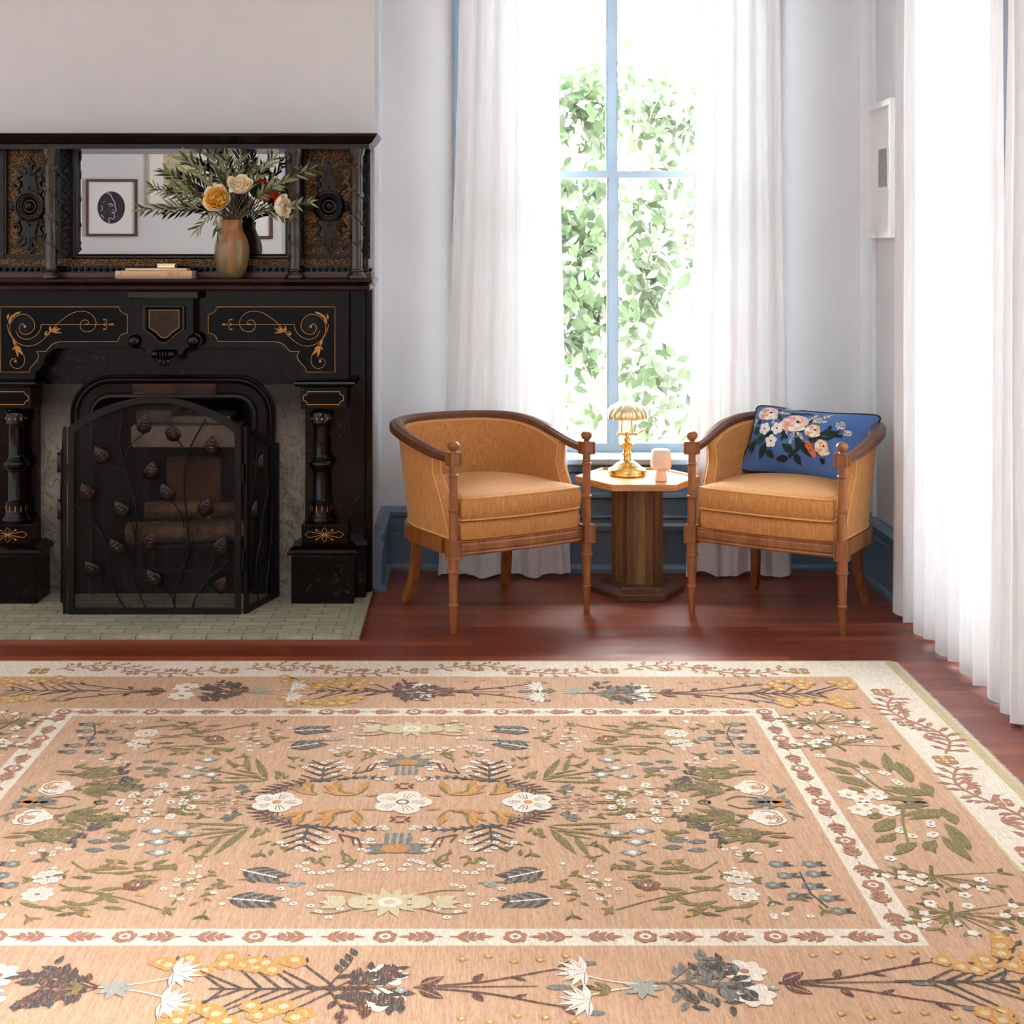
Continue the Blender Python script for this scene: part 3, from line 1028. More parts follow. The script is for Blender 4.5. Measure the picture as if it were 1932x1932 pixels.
def log(p0, p1, r, seed, label):
    rnd = random.Random(seed)
    p0 = Vector(p0); p1 = Vector(p1)
    e = thing('firewood_log', (p0 + p1) / 2, label, 'log', 'logs in the grate')
    d = p1 - p0
    b = MB()
    n = 12; m = 18
    sd = d.normalized().cross(Vector((0, 0, 1))).normalized(); up = sd.cross(d.normalized())
    vs = []
    for i in range(n + 1):
        for k in range(m):
            a = 2 * PI * k / m
            rr = r * (1 + .16 * noise.noise(Vector((i * .35 + seed * 7, math.cos(a) * 1.4, math.sin(a) * 1.4))) + .06 * math.sin(a * 7 + i * .4))
            vs.append(p0 + d * (i / n) + (sd * math.cos(a) + up * math.sin(a)) * rr)
    b.add(vs, [(i * m + k, i * m + (k + 1) % m, (i + 1) * m + (k + 1) % m, (i + 1) * m + k) for i in range(n) for k in range(m)], True)
    b.build('bark', MT['log'], e)
    for q in (vs[:m], vs[-m:]):
        b = MB(); b.add(q, [list(range(m))]); b.build('cut_end', MT['log_end'], e)


log((CX - .22, 5.755, .222), (CX + .06, 5.74, .230), .042, 1, 'thick grey log lying front left in the grate')
log((CX + .055, 5.735, .226), (CX + .24, 5.80, .224), .04, 2, 'short brown log lying front right in the grate')
log((CX - .12, 5.86, .222), (CX + .2, 5.90, .225), .044, 3, 'log at the back of the grate')
log((CX - .16, 5.80, .305), (CX + .06, 5.83, .308), .034, 4, 'thin dark log stacked on top of the others')
log((CX + .10, 5.80, .30), (CX + .2, 5.87, .305), .028, 5, 'small split log on top at the right')

# ------------------------------------------------------------------ fire screen
MT['screen'] = plain('dark_bronze_iron', srgb(14, 11, 11), .38, .5, vary=.2, scale=15)
MT['screen_leaf'] = plain('bronze_leaf', srgb(52, 42, 43), .26, .75, vary=.25, scale=40)
YS = 5.28


def mesh_mat():
    t = NT('fine_wire_mesh')
    t.col(srgb(10, 8, 7)); t.set(Roughness=.5, Metallic=.4)
    v = t.coords((1, 1, 1), (0, PI / 4, 0))
    sp_ = t.new('ShaderNodeSeparateXYZ'); t.l.new(v, sp_.inputs[0])
    fs = []
    for k in (0, 2):
        m = t.new('ShaderNodeMath', operation='MULTIPLY'); t.l.new(sp_.outputs[k], m.inputs[0]); m.inputs[1].default_value = 230
        f = t.new('ShaderNodeMath', operation='FRACT'); t.l.new(m.outputs[0], f.inputs[0])
        g = t.new('ShaderNodeMath', operation='LESS_THAN'); t.l.new(f.outputs[0], g.inputs[0]); g.inputs[1].default_value = .27
        fs.append(g)
    mx = t.new('ShaderNodeMath', operation='MAXIMUM'); t.l.new(fs[0].outputs[0], mx.inputs[0]); t.l.new(fs[1].outputs[0], mx.inputs[1])
    t.l.new(mx.outputs[0], t.b.inputs['Alpha'])
    return t.mat


MT['wire'] = mesh_mat()
sx = lambda px: (px - 893) * YS / F
sz = lambda py: 1.38 - (py - 472) * YS / F
scr = thing('fire_screen', (sx(290), YS, .012), 'dark bronze three-panel fire screen with leafy branches', 'fire screen')
x0, x1, zb, zsh, zt = sx(129), sx(455), .0125, sz(806), sz(748)


def arc_top(inset, n=24):
    pts = []
    for k in range(n + 1):
        u = k / n
        s = math.sin(PI * u)
        pts.append((x0 + inset + (x1 - x0 - 2 * inset) * u, zsh - inset + (zt - zsh) * (s ** .85 if s > 0 else 0)))
    return pts


b = MB()
w = .022
outer = [(x0, zb)] + arc_top(0) + [(x1, zb)]
inner = [(x0 + w, zb + w)] + arc_top(w) + [(x1 - w, zb + w)]
n = len(outer)
vs = [(x, YS - .008, z) for x, z in outer] + [(x, YS - .008, z) for x, z in inner] + [(x, YS + .008, z) for x, z in outer] + [(x, YS + .008, z) for x, z in inner]
fs = []
for i in range(n):
    j = (i + 1) % n
    fs += [(i, j, n + j, n + i), (2 * n + i, 3 * n + i, 3 * n + j, 2 * n + j), (i, 2 * n + i, 2 * n + j, j), (n + i, n + j, 3 * n + j, 3 * n + i)]
b.add(vs, fs)
b.tube([(x, YS - .006, z) for x, z in inner] + [(inner[0][0], YS - .006, inner[0][1])], .0028, 6)
b.build('screen_frame', MT['screen'], scr, bevel=.0015)
b = MB(); b.add([(x, YS + .004, z) for x, z in inner], [list(range(n))])
b.build('wire_mesh', MT['wire'], scr)


def stem(pts, leafs, x_of=sx, z_of=sz, y=YS - .011, r=.0034):
    b = MB(); path = [Vector((p.x, y - .004, p.y)) for p in interp([(x_of(a), z_of(c)) for a, c in pts], 5)]
    b.tube(path, r, 7)
    return b


stems = [[(238, 1146), (215, 1105), (208, 1060), (204, 1030), (190, 1000), (172, 980), (147, 953), (141, 951)],
         [(277, 1145), (262, 1115), (252, 1085), (252, 1050), (257, 1010), (260, 975), (255, 940), (243, 900), (234, 868), (229, 840), (228, 820), (233, 775)],
         [(331, 1146), (333, 1110), (347, 1075), (357, 1040), (355, 990), (350, 930), (349, 900), (352, 870), (362, 840), (389, 790)],
         [(365, 1144), (371, 1124), (392, 1095), (423, 1066), (433, 1055)]]
for s in stems: stem(s, None).build('branch', MT['screen'], scr)
leaf_list = [((276, 799), (238, 868), .15, 1.0), ((329, 815), (352, 866), -.55, .95), ((195, 857), (243, 900), -.6, 1), ((402, 841), (362, 872), .15, 1), ((289, 887), (258, 930), .2, 1),
             ((169, 927), (174, 984), -.5, 1), ((233, 959), (256, 1010), -.6, 1), ((318, 927), (349, 995), -.45, 1), ((391, 955), (356, 1000), .3, 1), ((224, 1030), (251, 1078), -.55, 1), ((287, 1019), (257, 1050), .35, 1),
             ((419, 1028), (396, 1090), .35, 1.05), ((178, 1070), (213, 1110), -.7, .95), ((293, 1088), (330, 1138), -.55, 1), ((419, 1101), (392, 1095), .5, .95)]
for (c, q, tilt, s) in leaf_list:
    b = MB()
    cx, cz = sx(c[0]), sz(c[1])
    L = .078 * s
    d = Vector((math.sin(tilt) * 1.0, 0, math.cos(tilt)))
    nn = Vector((0, -1, 0)); sd = d.cross(nn)
    base = Vector((cx, YS - .018, cz)) - d * L * .45
    rows = [(0, .1), (.08, .55), (.18, .92), (.24, .86), (.34, 1.08), (.40, .92), (.5, 1.02), (.56, .82), (.66, .84), (.71, .60), (.8, .52), (.86, .3), (1, .03)]
    vs = []
    for t_, w_ in rows:
        k = base + d * (t_ * L)
        hw = w_ * L * .36
        for q_ in (-1, -.55, 0, .55, 1):
            bulge = (1 - q_ * q_) * .3 - .20 * (q_ == 0) + .22 * (abs(q_) == .55) * (1 if rows.index((t_, w_)) % 2 else -.6)
            vs.append(k + sd * hw * q_ + nn * (.006 + L * .26 * bulge * w_ + .012 * math.sin(t_ * 2.4)))
    fs = [(i * 5 + k, i * 5 + k + 1, (i + 1) * 5 + k + 1, (i + 1) * 5 + k) for i in range(len(rows) - 1) for k in range(4)]
    b.add(vs, fs, True)
    lf = b.build('leaf', MT['screen_leaf'], scr, solid=.002)
    b = MB()
    q3 = Vector((sx(q[0]), YS - .015, sz(q[1])))
    mid = (base + q3) / 2 + Vector(((q3.x - base.x) * .22, 0, (q3.z - base.z) * -.05))
    b.tube(interp([base + Vector((0, -.004, 0)), mid, q3], 6), .0026, 6)
    b.build('leaf_stalk', MT['screen'], lf)

# folded side wings
for sg in (1, -1):
    xa = x1 + .014 if sg > 0 else x0 - .014
    A = Vector((xa, YS + .004, 0)); B = Vector((xa + sg * .085, YS + .275, 0))
    d = (B - A).normalized(); L = (B - A).length; nn = Vector((d.y, -d.x, 0)) * (1 if sg > 0 else -1)
    W = lambda u, z, h=0: A + d * u + Vector((0, 0, z)) + nn * h
    top = [(0, zsh + .002), (L * .2, zsh - .012), (L * .55, zsh - .05), (L * .85, zsh - .09), (L, zsh - .095)]
    ow = [(0, zb)] + top + [(L, zb)]
    iw = [(.02, zb + .02)] + [(max(.02, min(L - .02, u)), z - .022) for u, z in top] + [(L - .02, zb + .02)]
    n = len(ow)
    vs = [W(u, z, .007) for u, z in ow] + [W(u, z, .007) for u, z in iw] + [W(u, z, -.007) for u, z in ow] + [W(u, z, -.007) for u, z in iw]
    fs = []
    for i in range(n):
        j = (i + 1) % n
        fs += [(i, j, n + j, n + i), (2 * n + i, 3 * n + i, 3 * n + j, 2 * n + j), (i, 2 * n + i, 2 * n + j, j), (n + i, n + j, 3 * n + j, 3 * n + i)]
    b = MB(); b.add(vs, fs)
    wing = b.build('side_wing', MT['screen'], scr)
    b = MB(); b.add([W(u, z, 0) for u, z in iw], [list(range(n))])
    b.build('wire_mesh', MT['wire'], wing)
    for pts in ([(.09, .035), (.07, .18), (.12, .32), (.07, .5), (.08, .62)], [(.15, .035), (.2, .25), (.21, .36)], [(.1, .32), (.16, .42), (.18, .48)]):
        b = MB(); b.tube([W(p.x, p.y, .012) for p in interp(pts, 5)], .003, 6)
        b.build('branch', MT['screen'], wing)
    for (u, z) in ((.1, .53), (.05, .36)):
        b = MB()
        rows = [(0, .1), (.2, .8), (.42, 1), (.65, .8), (.85, .35), (1, .03)]
        vs = []
        for t_, w_ in rows:
            for q_ in (-1, 0, 1): vs.append(W(u + q_ * w_ * .024, z + t_ * .075, .014 + (.012 if q_ == 0 else 0)))
        b.add(vs, [(i * 3 + k, i * 3 + k + 1, (i + 1) * 3 + k + 1, (i + 1) * 3 + k) for i in range(5) for k in range(2)], True)
        b.build('leaf', MT['screen_leaf'], wing, solid=.002)
    for z in (.18, .5):
        b = MB(); b.tube([(xa - sg * .007, YS - .004, z), (xa - sg * .007, YS - .004, z + .075)], .005, 8)
        b.build('hinge', MT['screen'], wing)

# ------------------------------------------------------------------ mirror overmantel
MT['ebony'] = plain('carved_ebonised_wood', srgb(10, 8, 7), .28, 0, vary=.3, scale=30, bump=.25, bscale=120, Specular_IOR_Level=.35)
MT['ebony_plain'] = plain('polished_ebonised_wood', srgb(9, 7, 7), .2, 0, vary=.2, Specular_IOR_Level=.35)
MT['pewter'] = plain('dark_lacquered_column', srgb(58, 53, 48), .25, .35, vary=.25, scale=24, Coat_Weight=.4)
t = NT('hammered_gilt_leather')
vo = t.new('ShaderNodeTexVoronoi'); vo.inputs['Scale'].default_value = 150; t.l.new(t.tc.outputs['Object'], vo.inputs[0])
t.col(t.mix(t.ramp(vo.outputs[0], [(.2, (0, 0, 0)), (.6, (1, 1, 1))]), srgb(142, 98, 38), srgb(38, 23, 10)))
t.bump(vo.outputs[0], -.6, .004)
MT['gilt'] = t.set(Roughness=.4, Metallic=.55)
MT['mirror'] = plain('silvered_mirror', (.33, .33, .33, 1), .0, 1.0, vary=0)

om = thing('mirror_overmantel', (CX, 5.62, 1.27), 'dark carved overmantel with mirror and turned columns on the mantel', 'overmantel')
MX = -1.178
ZT = 1.775
b = MB(); b.bbox(CX - .79, CX + .793, 5.545, 5.689, 1.27, 1.291, .003)
b.build('riser', plain('maroon_riser', srgb(80, 43, 38), .3, vary=.12), om)
b = MB(); b.box(CX - .775, CX + .772, 5.63, 5.689, 1.291, ZT)
b.build('back_board', MT['ebony'], om)
# beaded rail
b = MB()
b.box(CX - .785, CX + .79, 5.565, 5.62, 1.291, 1.296); b.box(CX - .775, CX + .78, 5.572, 5.63, 1.296, 1.318)
for k in range(64):
    b.sphere((CX - .78 + k * .0249, 5.565, 1.3035), .0075, 8)
for k in range(128):
    b.box(CX - .772 + k * .01215, CX - .766 + k * .01215, 5.569, 5.575, 1.312, 1.318)
b.build('beaded_rail', MT['ebony_plain'], om)
b = MB(); b.box(CX - .77, CX + .765, 5.61, 5.63, 1.318, 1.345)
b.build('gilt_band', MT['gilt'], om)
# mirror and frame
ml, mr, mb_ = (146 - 893) * 5.625 / F, (539 - 893) * 5.625 / F, 1.3635
b = MB(); bv = .017
b.add([(ml + bv, 5.625, mb_ + bv), (mr - bv, 5.625, mb_ + bv), (mr - bv, 5.625, ZT), (ml + bv, 5.625, ZT), (ml, 5.6262, mb_), (mr, 5.6262, mb_), (mr, 5.6262, ZT), (ml, 5.6262, ZT)],
      [(0, 1, 2, 3), (0, 4, 5, 1), (1, 5, 6, 2), (3, 7, 4, 0)])
b.build('mirror_glass', MT['mirror'], om)
b = MB()
b.sweep([(0, 0), (0, .012), (.006, .018), (.014, .02), (.02, .014), (.022, 0)], [(mr, 5.626, ZT), (mr, 5.626, mb_), (ml, 5.626, mb_), (ml, 5.626, ZT)][::-1], up=Vector((0, -1, 0)))
b.build('mirror_frame', MT['ebony_plain'], om)
for (a, c) in ((109, 135), (683, 698)):
    # vine carved strips
    b = MB()
    xa, xb = (a - 893) * 5.61 / F, (c - 893) * 5.61 / F
    b.box(xa, xb, 5.615, 5.632, 1.345, ZT)
    rnd = random.Random(a)
    xm = (xa + xb) / 2; hw = (xb - xa) / 2
    b.tube([(xm + hw * .55 * math.sin(k * .9), 5.611, 1.35 + k * .0105) for k in range(41)], .0038, 6)
    for k in range(34):
        z = 1.352 + k * .0125
        s = 1 if k % 2 else -1
        bent_leaf(b, Vector((xm - s * hw * .1, 5.612, z)), Vector((s, -.15, .7)), Vector((0, -1, .1)), hw * 1.05, .012, .1)
        b.sphere((xm - s * hw * .55, 5.612, z + .004), .0042, 6)
    b.build('carved_strip', MT['ebony'], om)
# side panels
for (a, c, cxp) in ((12, 88, 54.6), (573, 662, 620)):
    xa, xb = (a - 893) * 5.62 / F, (c - 893) * 5.62 / F
    xc = (cxp - 893) * 5.6 / F
    b = MB(); b.box(xa, xb, 5.622, 5.634, 1.362, ZT)
    pan = b.build('gilt_panel', MT['gilt'], om)
    b = MB()
    b.box(xa - .012, xa + .006, 5.600, 5.634, 1.345, ZT); b.box(xb - .004, xb + .01, 5.600, 5.634, 1.345, ZT); b.box(xa, xb, 5.603, 5.634, 1.345, 1.364)
    for k in range(54): b.sphere((xa - .003, 5.600, 1.352 + k * .0078), .0035, 6)
    b.build('panel_frame', MT['ebony'], pan)
    zc = zz(389, 5.6)
    b = MB()
    R90 = Matrix.Rotation(PI / 2, 4, 'X')
    def disc(prof, z, y=5.62, n=36, flute=None, x=xc): b.lathe(prof, x, y, n, z, True, R90, flute)
    disc([(.064, 0), (.064, .012), (.060, .02), (.053, .022), (.050, .016), (.036, .014), (.032, .02), (.028, .022), (.026, .012), (.02, .012), (.019, .02), (.012, .027), (.001, .029)], zc)
    for k in range(30):
        a_ = 2 * PI * k / 30
        b.sphere((xc + .0425 * math.cos(a_), 5.605, zc + .0425 * math.sin(a_)), .0042, 6, (1, 1, 1))
    b.build('rosette', MT['ebony_plain'], pan)
    b = MB()
    # carved strapwork above and below the rosette
    def plate(pts, y0=5.609):
        b.prism([(xc + x, zc + z) for x, z in pts], y0, 5.622)
    for s in (1, -1):
        zf = lambda z: s * z
        plate([(-.036, zf(-.045)), (-.028, zf(-.085)), (-.022, zf(-.11)), (-.026, zf(-.125)), (.026, zf(-.125)), (.022, zf(-.11)), (.028, zf(-.085)), (.036, zf(-.045))], 5.606)
        plate([(-.010, zf(-.12)), (-.010, zf(-.165)), (-.024, zf(-.168)), (-.012, zf(-.178)), (0, zf(-.193)), (.012, zf(-.178)), (.024, zf(-.168)), (.010, zf(-.165)), (.010, zf(-.12))], 5.604)
        b.box(xc - .004, xc + .004, 5.600, 5.61, zc + min(zf(-.12), zf(-.168)), zc + max(zf(-.12), zf(-.168)))
        for q in (-1, 1):
            plate([(q * .014, zf(-.122)), (q * .03, zf(-.145)), (q * .045, zf(-.155)), (q * .082, zf(-.156)), (q * .082, zf(-.164)), (q * .042, zf(-.164)), (q * .026, zf(-.156)), (q * .012, zf(-.142))], 5.602)
            plate([(q * .03, zf(-.122)), (q * .044, zf(-.142)), (q * .058, zf(-.15)), (q * .05, zf(-.138)), (q * .044, zf(-.122))], 5.608)
            b.tube([(xc + q * (.052 + .014 * math.cos(k * .5)), 5.612, zc + zf(-.088 + .016 * math.sin(k * .5))) for k in range(9)], .006, 6)
            b.tube([Vector((xc + q * p.x, 5.613, zc + zf(p.y))) for p in interp([(.04, -.05), (.05, -.07), (.036, -.09), (.05, -.11), (.03, -.125)], 5)], .005, 6)
        b.sphere((xc, 5.605, zc + zf(-.074)), .006, 8); b.sphere((xc, 5.603, zc + zf(-.172)), .005, 8)
    for q in (-1, 1):
        b.lathe([(.02, 0), (.02, .008), (.012, .012), (.006, .012)], xc + q * .068, 5.62, 20, zc, True, R90)
        b.sphere((xc + q * .068, 5.607, zc), .006, 8)
    b.build('carved_strapwork', MT['ebony'], pan)
# turned columns with twining leaves
for cpx in (97, 556, 672.5):
    x = (cpx - 893) * 5.50 / F
    b = MB()
    b.lathe([(.0385, 0), (.0395, .004), (.038, .010), (.03, .018), (.026, .024), (.0295, .028), (.0295, .033), (.024, .037), (.023, .045), (.0235, .10), (.0235, ZT - 1.27 - .03), (.03, ZT - 1.27 - .02), (.034, ZT - 1.27)], x, 5.50, 28, 1.27)
    col = b.build('turned_column', MT['pewter'], om)
    b = MB()
    rnd = random.Random(cpx)
    hel = [(x + .0245 * math.cos(-k * .28 + 3), 5.50 + .0245 * math.sin(-k * .28 + 3), 1.33 + k * .0045) for k in range(92)]
    b.tube(hel, .0022, 6)
    for k in range(3, 90, 6):
        p = Vector(hel[k]); q = (p - Vector((x, 5.50, p.z))).normalized()
        tdir = Vector((-q.y, q.x, 0))
        for s in (-1, 1):
            bent_leaf(b, p + q * .001, tdir * s * .55 + Vector((0, 0, .8 - .5 * (s < 0))), q, .026, .011, .08)
        b.sphere(p + q * .002, .004, 6)
    b.build('twining_leaves', MT['pewter'], col)
b = MB()
b.box(CX - .79, CX + .79, 5.47, 5.689, ZT, ZT + .018)
b.sweep([(0, 0), (.01, .004), (.03, .03), (.034, .04), (-.02, .04), (-.02, 0)], [(CX - .79, 5.689, ZT + .018), (CX - .79, 5.47, ZT + .018), (CX + .79, 5.47, ZT + .018), (CX + .79, 5.689, ZT + .018)])
b.box(CX - .785, CX + .785, 5.48, 5.689, ZT + .018, ZT + .056)
b.build('cornice', MT['ebony_plain'], om)
# ------------------------------------------------------------------ barrel armchairs
def velvet():
    t = NT('ochre_velvet')
    v = t.coords((46, 46, 4))
    n = t.noise(4, 6, .7, v)
    n2 = t.noise(3, 3, .5)
    c = t.ramp(n, [(.28, srgb(168, 106, 48)), (.52, srgb(202, 139, 74)), (.78, srgb(230, 177, 112))])
    c = t.mix(t.ramp(n2, [(.35, (0, 0, 0)), (.7, (.35, .35, .35))]), c, srgb(176, 112, 50))
    t.col(c); t.bump(n, .12, .002)
    return t.set(Roughness=.75, Sheen_Weight=.35, Sheen_Roughness=.4, Sheen_Tint=(1, .8, .55, 1))


MT['velvet'] = velvet()
MT['piping'] = plain('ochre_piping', srgb(228, 174, 108), .8, vary=.08, scale=30)


def plan_u(a, yb, b_, y0, x0, n=22, m=7):
    """half-open U: from left front (x=-x0, y=y0) round the back (y=yb) to the right front"""
    ys = yb - b_
    pts = []
    for k in range(m):
        t = k / m
        pts.append((-(x0 + (a - x0) * (1 - (1 - t) ** 1.6)), y0 + (ys - y0) * t))
    for k in range(2 * n + 1):
        th = -PI / 2 + PI * k / (2 * n)
        e_ = 2 / 2.25
        s, c = math.sin(th), math.cos(th)
        pts.append((a * math.copysign(abs(s) ** e_, s), ys + b_ * abs(c) ** e_))
    for k in range(m - 1, -1, -1):
        t = k / m
        pts.append((x0 + (a - x0) * (1 - (1 - t) ** 1.6), y0 + (ys - y0) * t))
    return pts


def block(b, x, y, z0, z1, h):
    """square block with sunken square panels on its faces"""
    bm = bmesh.new()
    bmesh.ops.create_cube(bm, size=1)
    for v in bm.verts: v.co = Vector((x + v.co.x * 2 * h, y + v.co.y * 2 * h, (z0 + z1) / 2 + v.co.z * (z1 - z0)))
    sides = [f for f in bm.faces if abs(f.normal.z) < .5]
    bmesh.ops.inset_individual(bm, faces=sides, thickness=.006, depth=0)
    bmesh.ops.inset_individual(bm, faces=sides, thickness=.002, depth=-.005)
    b.bm(bm)


def pad(b, outline, prof, cx, cy, crown=0, n_in=5):
    """soft cushion: outline scaled inwards by profile (inset, z)"""
    n = len(outline)
    vs = []; fs = []
    def ins(p, d):
        v = Vector((p[0] - cx, p[1] - cy)); L = v.length
        return (cx + v.x * (L - d) / L, cy + v.y * (L - d) / L)
    for d, z in prof:
        vs += [(*ins(p, d), z) for p in outline]
    k0 = len(prof)
    zt = prof[-1][1]; d0 = prof[-1][0]
    for k in range(1, n_in):
        t = k / n_in
        for p in outline:
            q = ins(p, d0)
            vs.append((cx + (q[0] - cx) * (1 - t), cy + (q[1] - cy) * (1 - t), zt + crown * (1 - (1 - t) ** 2)))
    vs.append((cx, cy, zt + crown)); c = len(vs) - 1
    rows = k0 + n_in - 1
    for r in range(rows - 1):
        for i in range(n):
            j = (i + 1) % n
            fs.append((r * n + i, r * n + j, (r + 1) * n + j, (r + 1) * n + i))
    for i in range(n): fs.append(((rows - 1) * n + i, (rows - 1) * n + (i + 1) % n, c))
    fs.append(list(range(n - 1, -1, -1)))
    b.add(vs, fs, True)


def make_chair(label):
    e = thing('armchair', (0, 0, 0), label, 'armchair', 'matching barrel armchairs by the window')
    PX_ = .29
    # front posts
    for s in (-1, 1):
        b = MB()
        b.lathe([(.0105, 0), (.0115, .004), (.0142, .098), (.0175, .100), (.0185, .104), (.0175, .108), (.0150, .110), (.0182, .218), (.022, .220), (.0232, .225), (.022, .230), (.0188, .232), (.0192, .27)], s * PX_, 0, 20)
        block(b, s * PX_, 0, .268, .338, .0235)
        b.lathe([(.0165, .337), (.0160, .438), (.0185, .440), (.0195, .444), (.0185, .448), (.0155, .450), (.0152, .562), (.0175, .564), (.0185, .568), (.0175, .572), (.0148, .574), (.0145, .606)], s * PX_, 0, 20)
        block(b, s * PX_, 0, .605, .653, .0235)
        b.lathe([(.012, .652), (.0105, .656), (.0125, .660), (.0185, .666), (.0215, .674), (.021, .682), (.016, .689), (.008, .692), (.001, .6925)], s * PX_, 0, 20)
        b.build('front_post', MT['chair_wood'], e)
    # back legs
    for s in (-1, 1):
        b = MB()
        path = [(s * .205, .44, .30), (s * .206, .445, .22), (s * .211, .458, .12), (s * .222, .482, .04), (s * .23, .498, .0)]
        pts = interp(path, 4)
        n = len(pts)
        b.sweep([(-.018, -.022), (.018, -.022), (.018, .022), (-.018, .022)], pts, up=Vector((0, 1, 0)), scale=[(1 - .34 * i / n, 1 - .3 * i / n) for i in range(n)])
        b.build('back_leg', MT['chair_wood'], e, bevel=.002)
    # seat rail
    bot = plan_u(.288, .575, .31, .0, .285)
    b = MB()
    rp = [(-.012, -.026), (.008, -.026), (.011, -.02), (.008, -.014), (.011, -.008), (.011, .012), (.008, .018), (.010, .024), (.006, .027), (-.012, .027)]
    b.sweep(rp, [(x, y, .302) for x, y in bot[2:-2]], smooth=False)
    fr = [(-.268 + .536 * k / 16, .004 - .014 * math.sin(PI * k / 16), .302) for k in range(17)]
    b.sweep([(-a, c) for a, c in rp][::-1] if False else rp, fr[:] , smooth=False)
    b.build('seat_rail', MT['chair_wood'], e)
    # arm and crest rail
    top = plan_u(.312, .64, .33, .022, .29)
    L = len(top)
    pts = []; scl = []
    for i, (x, y) in enumerate(top):
        t = min(1, max(0, y / .56))
        z = .628 + .074 * (t * t * (3 - 2 * t))
        pts.append((x, y, z))
        k = min(1, y / .45)
        scl.append((.60 + .40 * k, .9 + .15 * k))
    b = MB()
    cp = [(-.026, -.016), (.026, -.016), (.030, -.009), (.030, .004), (.026, .010), (.021, .011), (.019, .0135), (.013, .0165), (-.002, .0165), (-.006, .0135), (-.010, .0135), (-.013, .011), (-.020, .010), (-.026, .004), (-.027, -.009)]
    b.sweep(cp, pts, smooth=False, scale=scl)
    b.build('arm_rail', MT['chair_rail'], e)
    # upholstered barrel shell
    zs = [.33 + (.692 - .33) * j / 12 for j in range(13)]
    yfront = lambda z: .03 + .115 * max(0, min(1, (z - .33) / .27)) ** 1.35
    def level(z, inset):
        v = (z - .33) / .36
        inset *= 1 - .48 * v
        return plan_u(.286 + .022 * v - inset, .572 + .062 * v - inset * .95, .31 - inset * .7 + .02 * v, yfront(z) + (.012 if inset else .012), .284 + .008 * v - inset)
    def ztop(y): return min(.694, .618 + .074 * (lambda t: t * t * (3 - 2 * t))(min(1, max(0, y / .56))))
    loops = []
    for inset in (0, .058):
        rows = []
        for j in range(13):
            row = []
            for (x, y), (x9, y9) in zip(level(zs[j], inset), level(zs[12], inset)):
                zt = ztop(y9)
                row.append(Vector((x, y, .33 + (zt - .33) * j / 12)))
            rows.append(row)
        loops.append(rows)
    W = len(loops[0][0])
    b = MB()
    vs = [v for rows in loops for row in rows for v in row]
    fs = []
    o1 = 13 * W
    for q in (0, o1):
        for j in range(12):
            for i in range(W - 1):
                f = (q + j * W + i, q + j * W + i + 1, q + (j + 1) * W + i + 1, q + (j + 1) * W + i)
                fs.append(f if q == 0 else f[::-1])
    for i in range(W - 1):
        fs.append((12 * W + i, 12 * W + i + 1, o1 + 12 * W + i + 1, o1 + 12 * W + i))
        fs.append((i, i + 1, o1 + i + 1, o1 + i))
    # rounded front edges
    for i in (0, W - 1):
        base = len(vs)
        for j in range(13):
            p0 = loops[0][j][i]; p1 = loops[1][j][i]
            for k in range(1, 6):
                a = PI * k / 6
                c = (p0 + p1) / 2
                vs.append(c + (p0 - c) * math.cos(a) + Vector((0, -.016 * math.sin(a), 0)))
        for j in range(12):
            ring = lambda jj: [jj * W + i] + [base + jj * 5 + k for k in range(5)] + [o1 + jj * W + i]
            r0, r1 = ring(j), ring(j + 1)
            for k in range(6): fs.append((r0[k], r0[k + 1], r1[k + 1], r1[k]))
    b.add(vs, fs, True)
    shell = b.build('upholstered_back', MT['velvet'], e)
    b = MB()
    for i in (0, W - 1):
        b.tube([loops[0][j][i] + Vector((0.002 * (1 if i else -1), -.002, 0)) for j in range(13)], .0028, 6)
        b.tube([loops[1][j][i] + Vector((0.0, -.001, 0)) for j in range(13)], .0022, 6)
    b.tube([v + Vector((0, 0, .002)) for v in [Vector((p.x * 1.006, p.y * 1.004, .333)) for p in loops[0][0]]], .0028, 6)
    b.tube([v + Vector((0, 0, -.006)) for v in loops[1][12]], .003, 6)
    b.build('piping', MT['piping'], shell)
    # deck and seat cushion
    def seat_outline(a, yb, y0, bow, x0, nf=12):
        u = plan_u(a, yb, .27, y0 + .02, x0, 12, 5)
        fr_ = []
        for k in range(1, nf):
            t = k / nf
            fr_.append((x0 - 2 * x0 * t, y0 - bow * math.sin(PI * t)))
        c0 = [(x0 - .002, y0 + .006)]; c1 = [(-x0 + .002, y0 + .006)]
        return u + c0 + fr_ + c1
    o_ = seat_outline(.238, .50, .0, .014, .258)
    b = MB(); pad(b, o_, [(.012, .326), (.002, .331), (0, .345), (-.003, .365), (0, .385), (.006, .395), (.02, .400)], 0, .22)
    b.build('seat_deck', MT['velvet'], e)
    o2 = seat_outline(.236, .505, -.008, .018, .258)
    b = MB(); pad(b, o2, [(.022, .400), (.006, .402), (0, .406), (-.006, .425), (-.008, .443), (-.006, .462), (0, .480), (.006, .485), (.03, .491)], 0, .22, .018)
    cu = b.build('seat_cushion', MT['velvet'], e)
    b = MB()
    for z in (.404, .482):
        b.tube([(x, y, z) for x, y in o2] + [(o2[0][0], o2[0][1], z)], .0034, 6)
    b.build('piping', MT['piping'], cu)
    return e


def kids(o): return [c for c in bpy.data.objects if c.parent == o]


def copy_tree(o, parent=None):
    c = o.copy(); C.objects.link(c)
    ORG[c.name] = ORG[o.name]
    if parent is not None: c.parent = parent
    for k in kids(o): copy_tree(k, c)
    return c


